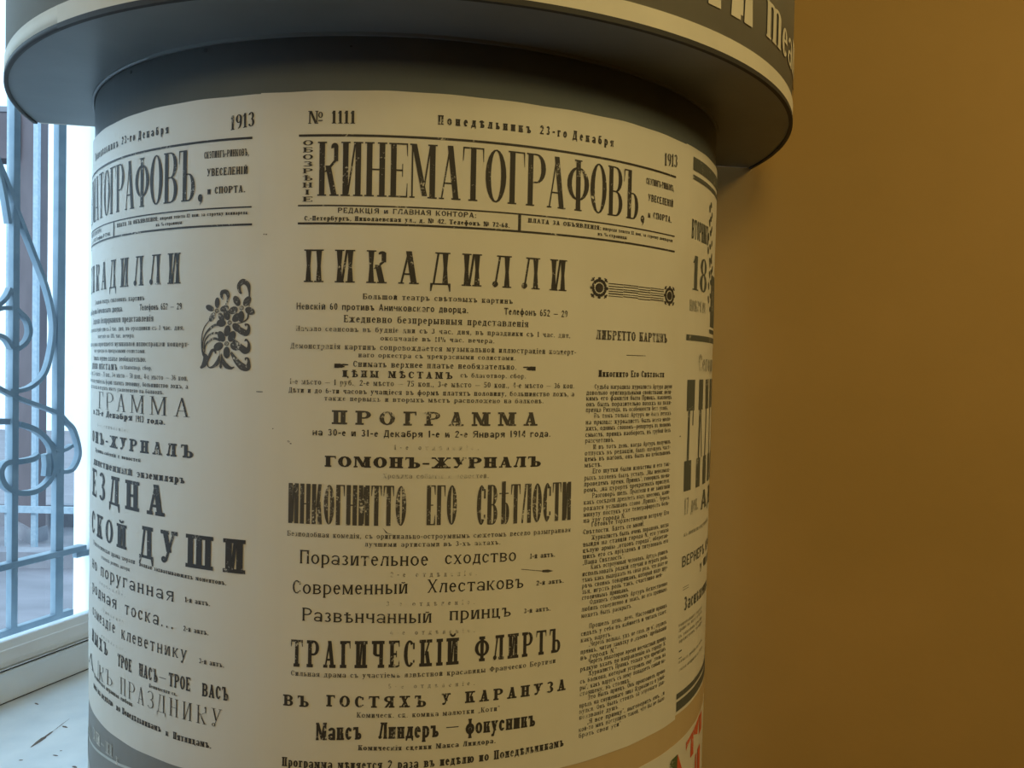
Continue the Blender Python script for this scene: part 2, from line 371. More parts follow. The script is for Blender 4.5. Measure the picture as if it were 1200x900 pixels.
        p.ring(w * .83, h * .68, w * .16, h * .24, k * 1.1, e); p.r(w * .68, h * .2, w * .98, h * .2 + e * 1.4)
    elif u == '1': p.stem(w / 2 - T / 2, 0, h, t=False); p.d(0, h * .78, w / 2 - T * .3, h, k)
    elif u == '2': p.ring(w / 2, h * .72, w / 2, h * .28, T, e, -30, 175); p.d(0, e * .5, w * .58, h * .56, T * .8); p.r(0, 0, w, max(e, h * .12))
    elif u == '3': p.ring(w * .46, h * .74, w * .44, h * .26, T * .9, e, -90, 160); p.ring(w * .46, h * .28, w * .5, h * .28, T, e, -160, 90)
    elif u == '4': p.r(w * .62, 0, w * .62 + T, h); p.d(0, h * .28, w * .58, h, k); p.r(0, h * .24, w, h * .24 + max(e, h * .1))
    elif u == '5': p.ring(w * .46, h * .32, w * .5, h * .32, T, e, -160, 110); p.r(w * .1, h * .5, w * .1 + k, h); p.r(w * .1, h - max(e, h * .12), w * .95, h)
    elif u == '6': p.ring(w / 2, h * .3, w / 2, h * .3, T, e); p.ring(w * .62, h * .5, w * .62, h * .5, T, e, 90, 190)
    elif u == '7': p.r(0, h - max(e, h * .12), w, h); p.d(w * .22, 0, w - T, h, T)
    elif u == '8': p.ring(w / 2, h * .75, w * .44, h * .25, T * .85, e); p.ring(w / 2, h * .27, w / 2, h * .27, T, e)
    elif u == '9': p.ring(w / 2, h * .7, w / 2, h * .3, T, e); p.ring(w * .38, h * .5, w * .62, h * .5, T, e, -90, 10)
    elif u in '½¼': p.r(0, h * .5, T, h); p.d(w * .25, 0, w * .55, h, k); (glyph_sub(p, '2' if u == '½' else '4', w * .6, w * .4, h * .5))
    elif u == '.': p.r(w * .1, 0, w * .1 + T, max(h * .14, e))
    elif u == ',': p.r(w * .1, 0, w * .1 + T, h * .16); p.d(w * .02, -h * .16, w * .1 + T * .5, h * .02, k * .8)
    elif u == ':': p.r(w * .1, 0, w * .1 + T, h * .15); p.r(w * .1, h * .5, w * .1 + T, h * .65)
    elif u == '!': p.r(w * .1, 0, w * .1 + T, h * .14); p.r(w * .1, h * .25, w * .1 + T, h)
    elif u == '-': p.r(0, h * .34, w, h * .34 + max(e * 1.2, h * .08))
    elif u == '—': p.r(0, h * .33, w, h * .33 + max(e * .6, h * .05))
    elif u == '„': p.d(0, -h * .1, w * .2, h * .14, k); p.d(w * .5, -h * .1, w * .7, h * .14, k)
    elif u == '“': p.d(w * .2, h * .75, 0, h, k); p.d(w * .7, h * .75, w * .5, h, k)

def glyph_sub(p, ch, x, w, h):
    n = len(p.o); glyph(p, ch, w, h)
    p.o[n:] = [[(a + x, b) for a, b in q] for q in p.o[n:]]

def set_line(text, style, width, h, fine=False):
    """Polygons (x, y) of a line of print fitted to a width."""
    st = STY[style]; ws = []
    for c in text:
        w = WID.get(c.upper() if c not in 'mi' else c, .78 if c in DIG else 1.0)
        if c.islower() and c not in 'mi': w *= .86
        ws.append(w)
    tot = sum(ws) + st['g'] * (len(text) - 1)
    U = width / tot; x = 0; out = []
    for c, w in zip(text, ws):
        p = Pen(st, U, h, fine); glyph(p, c, w * U, h)
        out += [[(x + a, b) for a, b in q] for q in p.o]
        x += (w + st['g']) * U
    return out

# ---------------------------------------------------------------- wrapping flat print round the column
CX, CY, RAD = -0.169217, 1.461142, 0.5
def wrap(s, z, off=0.0, R=RAD):
    """Point on the column: s metres round it from its front, z metres up; sheets cockle by a few tenths of a millimetre."""
    if R == RAD:
        off += 0.00035 * (math.sin(s * 31 + z * 9) * math.sin(z * 23 - s * 7) + 0.5 * math.sin(s * 67 + 1) * math.sin(z * 41))
    a = s / R; r = R + off
    return Vector((CX + r * math.sin(a), CY - r * math.cos(a), z))

class Print:
    """Collects flat polygons in (s, z) and links them as one wrapped mesh."""
    def __init__(p, off=0.0016, R=RAD): p.q = []; p.off = off; p.R = R
    def poly(p, pts): p.q.append(pts)
    def rect(p, s0, z0, s1, z1):
        n = max(1, int(abs(s1 - s0) / 0.012))
        for i in range(n):
            a = s0 + (s1 - s0) * i / n; b = s0 + (s1 - s0) * (i + 1) / n
            p.q.append([(a, z0), (b, z0), (b, z1), (a, z1)])
    def text(p, s0, z0, s1, z1, h, text, style, fine=False):
        sl = (z1 - z0) / max(1e-6, s1 - s0)
        for q in set_line(text, style, s1 - s0, h, fine):
            p.q.append([(s0 + x, z0 + y + sl * x) for x, y in q])
    def ell(p, cx, cy, rx, ry, rot=0, n=14):
        c, s = math.cos(rot), math.sin(rot)
        p.q.append([(cx + rx * math.cos(2 * PI * i / n) * c - ry * math.sin(2 * PI * i / n) * s,
                     cy + rx * math.cos(2 * PI * i / n) * s + ry * math.sin(2 * PI * i / n) * c) for i in range(n)])
    def out(p, name, m, parent, smin=-0.66, smax=0.80):
        v = []; f = []
        for q in p.q:
            if min(a for a, b in q) < smin or max(a for a, b in q) > smax: continue
            f.append(tuple(range(len(v), len(v) + len(q)))); v += [wrap(a, b, p.off, p.R) for a, b in q]
        return link(name, v, f, m, parent)

def sheet(name, m, parent, s0, s1, z0, z1, off, ragged=0.0006, label=None):
    """A glued paper sheet with its own thickness."""
    ns = max(2, int((s1 - s0) / 0.012)); nz = max(2, int((z1 - z0) / 0.03)); v = []; f = []
    for lay in (off, off - 0.0009):
        for j in range(nz + 1):
            for i in range(ns + 1):
                s = s0 + (s1 - s0) * i / ns; z = z0 + (z1 - z0) * j / nz
                if i in (0, ns): s += ragged * math.sin(z * 27 + i) + ragged * .4 * math.sin(z * 71)
                if j in (0, nz): z += ragged * .8 * math.sin(s * 21 + j) + ragged * .5 * math.sin(s * 83)
                v.append(wrap(s, z, lay))
    k = (nz + 1) * (ns + 1); at = lambda l, i, j: l * k + j * (ns + 1) + i
    for j in range(nz):
        for i in range(ns):
            f.append((at(0, i, j), at(0, i + 1, j), at(0, i + 1, j + 1), at(0, i, j + 1)))
            f.append((at(1, i, j), at(1, i, j + 1), at(1, i + 1, j + 1), at(1, i + 1, j)))
    o0 = len(v); v += list(v); at = lambda l, i, j: l * k + j * (ns + 1) + i + o0
    for i in range(ns):
        f.append((at(0, i, 0), at(1, i, 0), at(1, i + 1, 0), at(0, i + 1, 0))); f.append((at(0, i, nz), at(0, i + 1, nz), at(1, i + 1, nz), at(1, i, nz)))
    for j in range(nz):
        f.append((at(0, 0, j), at(0, 0, j + 1), at(1, 0, j + 1), at(1, 0, j))); f.append((at(0, ns, j), at(1, ns, j), at(1, ns, j + 1), at(0, ns, j + 1)))
    o = link(name, v, f, m, parent)
    for i in range(2 * ns * nz): o.data.polygons[i].use_smooth = True
    return o

# ================================================================ the room
def struct(o, label=None):
    o['kind'] = 'structure'
    if label: o['label'] = label
    return o
T0, TF, TE = -0.10, 1.487, 1.618            # far jamb of the window, far wall
b = MB()
b.wbox(-2.6, 1.60, -3.0, TE + .25, -0.12, 0.0)
fl = struct(b.out('floor', M['floor']))
b = MB(); b.wbox(-2.6, 1.60, -3.0, TE + .25, 3.2, 3.3); struct(b.out('ceiling', M['ceiling']))
b = MB(); b.wbox(-2.6, 1.60, TE, TE + .25, 0, 3.2); struct(b.out('wall_back', M['wall']))
b = MB(); b.wbox(-2.75, -2.6, -3.0, TE + .25, 0, 3.2); struct(b.out('wall_right', M['wall']))
b = MB(); b.wbox(-2.6, 1.60, -3.15, -3.0, 0, 3.2); struct(b.out('wall_front', M['wall']))
b = MB()
for n0, n1 in ((1.184, 1.42),):
    b.wbox(n0, n1, -3.0, T0 - .02, 0, 3.2);     b.wbox(n0, n1, T0 - .02, TF + .02, 0, 0.818); b.wbox(n0, n1, T0 - .02, TF + .02, 2.66, 3.2)
wl = struct(b.out('wall_left', M['wall']))
b = MB()
b.wbox(1.42, 1.60, -3.0, T0, 0, 3.2); b.wbox(1.42, 1.60, TF, TE, 0, 3.2)
b.wbox(1.42, 1.60, T0, TF, 0, 0.84); b.wbox(1.42, 1.60, T0, TF, 2.62, 3.2)
pr = MB(); pr.wbox(1.184, 1.42, TF + .002, TE, 0, 3.2); struct(pr.out('trim_2', M['white_wall']), 'unseen pier beside the window, plastered white to bounce daylight')  # pier hidden behind the column, made white to bounce daylight
wx = b.out('outer_wall_skin', M['white_wall'], wl)

# window sill, frame, sash and glass
b = MB(); b.prof([(1.42, .818), (1.42, .848), (1.030, .848), (1.022, .842), (1.022, .824), (1.030, .818)], T0 - .015, TF + .015)
sill = struct(b.out('trim_1', M['sill'], bevel=.002), 'worn white painted window sill with chips')
rs = random.Random(5)
def chip(n, t, ln, wd, ang):
    v = []; k = 9
    for i in range(k + 1):
        u = -ln / 2 + ln * i / k; r = wd * (0.25 + 0.75 * math.sin(PI * i / k)) * rs.uniform(.6, 1.2)
        c, s = math.cos(ang), math.sin(ang)
        for sg in (-1, 1):
            v.append(W(n + u * s + sg * r * c * .5, t + u * c - sg * r * s * .5, .8484))
    f = [(2 * i, 2 * i + 2, 2 * i + 3, 2 * i + 1) for i in range(k)]
    return link('paint_chip', v, f, M['chip'], sill)
chip(1.2162, 1.0687, 0.0620, 0.0070, 0.294)
chip(1.2333, 1.1236, 0.0529, 0.0015, 0.309)
chip(1.3496, 1.1737, 0.0129, 0.0050, -1.838)
chip(1.2206, 1.1189, 0.0139, 0.0050, -1.703)
chip(1.1461, 1.0327, 0.0101, 0.0050, -1.485)
chip(1.1829, 1.0001, 0.0067, 0.0040, -1.183)
chip(1.1516, 1.0484, 0.0041, 0.0030, -1.182)
chip(1.0861, 1.0148, 0.0108, 0.0050, -1.733)
win = struct(empty('window_1', W(1.43, 0.97, .95)), 'tall window with white painted timber frame and clear glass')
b = MB()
b.prof([(1.404, .849), (1.404, .902), (1.400, .904), (1.400, .908), (1.408, .910), (1.50, .912), (1.50, .849)], T0, TF)
for t0, t1 in ((T0, T0 + .04),): b.wbox(1.404, 1.50, t0, t1, .9, 2.62)
b.wbox(1.41, 1.455, TF - .012, TF, .9, 2.62)
b.wbox(1.404, 1.50, T0, TF, 2.56, 2.62)
struct(b.out('window_frame', M['frame'], win))
b = MB()
b.prof([(1.413, .9125), (1.415, .922), (1.424, .940), (1.426, .941), (1.434, .953), (1.438, .955), (1.452, .955), (1.452, .9125)], T0 + .04, TF - .012)
b.wbox(1.413, 1.452, T0 + .04, T0 + .09, .955, 2.5); b.wbox(1.413, 1.452, T0 + .04, TF - .012, 2.5, 2.56)
struct(b.out('sash', M['frame'], win))
b = MB(); b.wbox(1.402, 1.4035, T0 + .04, TF - .012, .9095, .9115); struct(b.out('dark_gap', M['gap'], win))
b = MB(); b.wbox(1.4035, 1.4055, T0, TF, .8485, .8500); struct(b.out('sill_joint', M['gap'], win))
gm = bpy.data.materials.new('window_glass'); gm.use_nodes = True
nt = gm.node_tree; nt.nodes.clear()
o_ = nt.nodes.new('ShaderNodeOutputMaterial'); tr = nt.nodes.new('ShaderNodeBsdfTransparent'); gl = nt.nodes.new('ShaderNodeBsdfGlossy')
gl.inputs['Roughness'].default_value = 0.01; tr.inputs['Color'].default_value = (0.93, 0.97, 1, 1)
mx = nt.nodes.new('ShaderNodeMixShader'); fr = nt.nodes.new('ShaderNodeFresnel'); fr.inputs['IOR'].default_value = 1.25
nt.links.new(fr.outputs[0], mx.inputs[0]); nt.links.new(tr.outputs[0], mx.inputs[1]); nt.links.new(gl.outputs[0], mx.inputs[2]); nt.links.new(mx.outputs[0], o_.inputs[0])
b = MB(); b.v = [W(1.436, T0 + .08, .954), W(1.436, TF - .012, .954), W(1.436, TF - .012, 2.51), W(1.436, T0 + .08, 2.51)]; b.f = [(0, 1, 2, 3)]
struct(b.out('pane', gm, win))

# wrought iron grille outside the glass
gr = empty('window_grille', W(1.558, 0.97, .912))
tag(gr, 'blue-grey wrought iron grille with scrolls outside the window glass', 'window grille')
for t in (-.05, .065, .18, .295, .41, 0.52, 0.635, 0.75, 0.865, 0.98, 1.09, 1.190):
    b = MB(); b.wbox(1.55, 1.566, t, t + .016, .930, 2.60); b.out('bar', M['iron'], gr, bevel=.001)
b = MB(); b.wbox(1.55, 1.566, 1.286, 1.301, .930, 2.60); b.out('bar', M['iron'], gr, bevel=.001)
b = MB(); b.wbox(1.55, 1.566, 1.394, 1.414, .930, 2.60); b.out('bar', M['iron'], gr, bevel=.001)
b = MB(); b.wbox(1.55, 1.567, T0, TF - .045, .911, .931); b.out('bottom_rail', M['iron'], gr, bevel=.001)
b = MB(); b.wbox(1.545, 1.570, T0, 1.473, 1.057, 1.070); b.out('middle_rail', M['iron'], gr, bevel=.0015)
b = MB(); b.wbox(1.552, 1.566, 1.452, TF + .003, 1.043, 1.056); b.out('rail_anchor', M['iron'], gr, bevel=.001)
b = MB(); b.wbox(1.55, 1.567, T0, TF, 2.30, 2.318); b.out('top_rail', M['iron'], gr, bevel=.001)
def scroll(pts, wd=.0085, n0=1.549, n1=1.563):
    """flat bar bent along points (t, z) in the plane of the grille"""
    P = []
    m = len(pts)
    for i in range(m - 1):                       # Catmull-Rom
        p0 = pts[max(0, i - 1)]; p1 = pts[i]; p2 = pts[i + 1]; p3 = pts[min(m - 1, i + 2)]
        for k in range(5):
            u = k / 5
            P.append(tuple(0.5 * (2 * p1[a] + (p2[a] - p0[a]) * u + (2 * p0[a] - 5 * p1[a] + 4 * p2[a] - p3[a]) * u * u + (3 * p1[a] - p0[a] - 3 * p2[a] + p3[a]) * u ** 3) for a in (0, 1)))
    P.append(tuple(pts[-1])); b = MB(); k = len(P)
    for i, (t, z) in enumerate(P):
        a = P[max(0, i - 1)]; c = P[min(k - 1, i + 1)]; dt, dz = c[0] - a[0], c[1] - a[1]; l = math.hypot(dt, dz) or 1
        nt_, nz_ = -dz / l * wd / 2, dt / l * wd / 2
        b.v += [W(n0, t + nt_, z + nz_), W(n0, t - nt_, z - nz_), W(n1, t - nt_, z - nz_), W(n1, t + nt_, z + nz_)]
    for i in range(k - 1):
        for q in range(4): b.f.append((4 * i + q, 4 * i + (q + 1) % 4, 4 * i + 4 + (q + 1) % 4, 4 * i + 4 + q))
    b.f += [(0, 1, 2, 3), (4 * k - 1, 4 * k - 2, 4 * k - 3, 4 * k - 4)]
    return b.out('scroll', M['iron'], gr)
for dt in (0, -.46, -.92):
    for pts_, w_ in (
        ([(1.2278, 1.9446), (1.2542, 1.8836), (1.2735, 1.8451), (1.2973, 1.7924), (1.3341, 1.715), (1.3661, 1.6465), (1.3838, 1.5838), (1.3843, 1.5286), (1.3676, 1.4641), (1.3363, 1.4336), (1.3039, 1.4235), (1.2802, 1.424)], 0.0085),
        ([(1.2345, 1.4422), (1.2571, 1.4298), (1.304, 1.4076), (1.3922, 1.375), (1.4236, 1.3509), (1.4421, 1.3308), (1.4566, 1.2817), (1.4429, 1.2486), (1.4224, 1.2414), (1.4022, 1.2455)], 0.0085),
        ([(1.2947, 1.5925), (1.3209, 1.5711), (1.3273, 1.5447), (1.3172, 1.5229), (1.2953, 1.5082)], 0.009),
        ([(1.2281, 1.5812), (1.256, 1.5985), (1.2731, 1.6153), (1.2827, 1.6335)], 0.0085),
        ([(1.23, 1.5712), (1.2561, 1.5899), (1.2829, 1.5934)], 0.0085),
        ([(1.2339, 1.5357), (1.2564, 1.5366), (1.2737, 1.5286), (1.2855, 1.5115)], 0.0085),
        ([(1.2313, 1.3639), (1.2575, 1.3624), (1.2806, 1.361)], 0.012),
        ([(1.3044, 1.3543), (1.3475, 1.3372), (1.3797, 1.3054), (1.391, 1.2598), (1.3804, 1.2295), (1.3485, 1.2097), (1.3074, 1.2099), (1.2737, 1.2285), (1.262, 1.2562), (1.2734, 1.2758), (1.307, 1.2759), (1.3376, 1.2782), (1.3521, 1.2859)], 0.011),
        ([(1.3713, 1.2859), (1.3736, 1.2617), (1.3717, 1.2379)], 0.013),
        ([(1.3797, 1.311), (1.3929, 1.295), (1.4129, 1.2895), (1.4378, 1.2987)], 0.0075),
        ([(1.228, 1.9195), (1.2543, 1.8666), (1.2679, 1.8182), (1.2779, 1.7648)], 0.008),
    ):
        scroll([(t + dt, z) for t, z in pts_], w_)

# ================================================================ outside
b = MB(); b.box(-30, 20, 1.0, 60, -1.5, -1.2)
g = struct(b.out('ground', M['asphalt']), 'grey asphalt yard outside the window')
def ratio(px): return (px - 600) / 989.86
def obox(name, px0, px1, y0, y1, z0, z1, m, parent=None, ref=None):
    ref = ref or y0; b = MB(); b.box(ratio(px0) * ref, ratio(px1) * ref, y0, y1, z0, z1); return b.out(name, m, parent)
tw = empty('building', (ratio(38) * 12, 12.2, -1.2)); tag(tw, 'mauve rendered tower block seen through the window bars', 'building')
b = MB()                                            # tower turned so that two faces show
A_ = Vector((ratio(21) * 12.6, 12.6, 0)); B_ = Vector((ratio(40) * 12.0, 12.0, 0)); C_ = Vector((ratio(54.5) * 12.3, 12.3, 0)); D_ = A_ + C_ - B_
b.box8([Vector((p.x, p.y, -1.21)) for p in (A_, B_, C_, D_)] + [Vector((p.x, p.y, 9)) for p in (A_, B_, C_, D_)])
b.out('wall', M['tower'], tw)
b = MB(); b.box8([Vector((p.x, p.y, -1.205)) for p in (A_ * 1.0 + Vector((-.05, -.05, 0)), B_ + Vector((0, -.07, 0)), C_ + Vector((.06, -.05, 0)), D_)] + [Vector((p.x, p.y, -1.0)) for p in (A_ * 1.0 + Vector((-.05, -.05, 0)), B_ + Vector((0, -.07, 0)), C_ + Vector((.06, -.05, 0)), D_)]); b.out('plinth', M['kerb'], tw)
b = MB(); b.box(-8.6, ratio(21) * 12.6, 12.4, 12.8, 4.35, 5.05); b.out('balcony', M['tower'], tw)
b = MB(); b.box(-8.6, ratio(21) * 12.6, 12.38, 12.44, 5.02, 5.10); b.out('balcony_rail', M['kerb'], tw)
fe = empty('street_railing', (-6.4, 11.4, -1.2)); tag(fe, 'tall thin grey posts with a low rail in front of the tower', 'railing')
for a, c in ((6, 12.5), (37, 42.5)):
    obox('post', a, c, 11.345, 11.41, -1.205, 8, M['iron'], fe)
obox('rail', -60, 89, 11.30, 11.34, -.635, -.545, M['iron'], fe)
k = obox('kerb', -80, 140, 10.6, 10.9, -1.21, -1.0, M['kerb']); tag(k, 'dark grey stone kerb across the yard outside', 'kerb')
k = obox('kerb', -80, 140, 13.2, 13.4, -1.205, -.86, M['kerb']); tag(k, 'dark stone kerb running behind the foot of the tower', 'kerb')
y_ = MB(); y_.box(-5.9, -5.15, 8.05, 8.45, -1.205, -1.195); y_ = y_.out('road_marking', M['yellow']); tag(y_, 'yellow painted strip on the grey yard', 'road marking')
ho = empty('building', (-6, 26, -1.2)); tag(ho, 'pale hazy building far across the yard', 'building')
b = MB(); b.box(-19, -8, 30, 34, -1.21, 16); b.out('wall', M['pale_house'], ho)
b = MB(); b.box(-19.2, -7.8, 29.8, 34.2, 16, 16.2); b.out('roof', M['kerb'], ho)

# ================================================================ the advertising column
PHN = 0.1713                      # direction its flat back faces away from
col = empty('advertising_column', (CX, CY, 0))
tag(col, 'half-round advertising column with a wide grey drum cap, standing across the room corner', 'advertising column')
def half_drum(name, R, z0, z1, m, parent, Ri=None, n=96, bevel=0):
    a0, a1 = PHN - PI / 2, PHN + PI / 2; v = []; f = []
    for z in (z0, z1):
        for i in range(n + 1):
            a = a0 + (a1 - a0) * i / n; v.append((CX + R * math.sin(a), CY - R * math.cos(a), z))
    k = n + 1
    if Ri is None:
        for i in range(n): f.append((i, i + 1, k + i + 1, k + i))
        f += [tuple(range(k))[::-1], tuple(range(k, 2 * k)), (0, k, 2 * k - 1, k - 1)]
        o = link(name, v, f, m, parent)
    else:
        for z in (z0, z1):
            for i in range(n + 1):
                a = a0 + (a1 - a0) * i / n; v.append((CX + Ri * math.sin(a), CY - Ri * math.cos(a), z))
        for i in range(n):
            f.append((i, i + 1, k + i + 1, k + i)); f.append((2 * k + i, 3 * k + i, 3 * k + i + 1, 2 * k + i + 1))
            f.append((i, 2 * k + i, 2 * k + i + 1, i + 1)); f.append((k + i, k + i + 1, 3 * k + i + 1, 3 * k + i))
        f += [(0, k, 3 * k, 2 * k), (k - 1, 3 * k - 1, 4 * k - 1, 2 * k - 1)]
        o = link(name, v, f, m, parent)
    for i in range(n): o.data.polygons[i].use_smooth = True
    return o
half_drum('column_body', RAD - .0018, 0.0, 1.872, M['lamp_grey'], col)
def bounce_board(name, hw, z0, z1):  # unseen pale panels added behind the column to bounce daylight onto the wall
    u = Vector((math.cos(PHN), math.sin(PHN), 0)); w = Vector((-math.sin(PHN), math.cos(PHN), 0)); c = Vector((CX, CY, 0)); b = MB()
    q = [c - u * hw + w * .001, c + u * hw + w * .001, c + u * hw + w * .007, c - u * hw + w * .007]
    b.box8([Vector((p.x, p.y, z0)) for p in q] + [Vector((p.x, p.y, z1)) for p in q]); return b.out(name, M['board'], col)
bounce_board('bounce_board', .496, .02, 1.867)
bounce_board('cap_bounce_board', .604, 1.8705, 2.61)
half_drum('plinth', RAD + .05, 0.0, .14, M['lamp_grey'], col)
cap = half_drum('cap_drum', .6090, 1.8715, 2.62, M['drum_grey'], col)
half_drum('underside', .6060, 1.8700, 1.8716, M['lamp_grey'], cap)
half_drum('trim_band', .6106, 1.8735, 1.894, M['cream'], cap, Ri=.6085)
half_drum('rim_lip', .6110, 1.8675, 1.8735, M['lip'], cap, Ri=.6055)
half_drum('bead', .5022, 1.8665, 1.8702, M['lamp_grey'], col, Ri=.4985)
p = Print(.0008, .4982)
for s_, z_, r_ in ((-0.205, 1.862, .0035), (-0.349, 1.860, .0028), (-.02, 1.855, .0016)): p.ell(s_, z_, r_, r_ * .8, 0, 8)
p.out('nail_hole', M['lip'], col, -9, 9)
p = Print(.0016, .6090)
p.text(.4030, 1.9228, .4600, 1.9228, .16, 'Т', 'drum')
p.text(.4654, 1.9228, .5177, 1.9228, .16, 'И', 'drum')
p.text(.560, 1.9262, .860, 1.9262, .052, 'mеаmръ', 'fascia')
p.out('cap_lettering', M['cream'], cap, -9, .93)

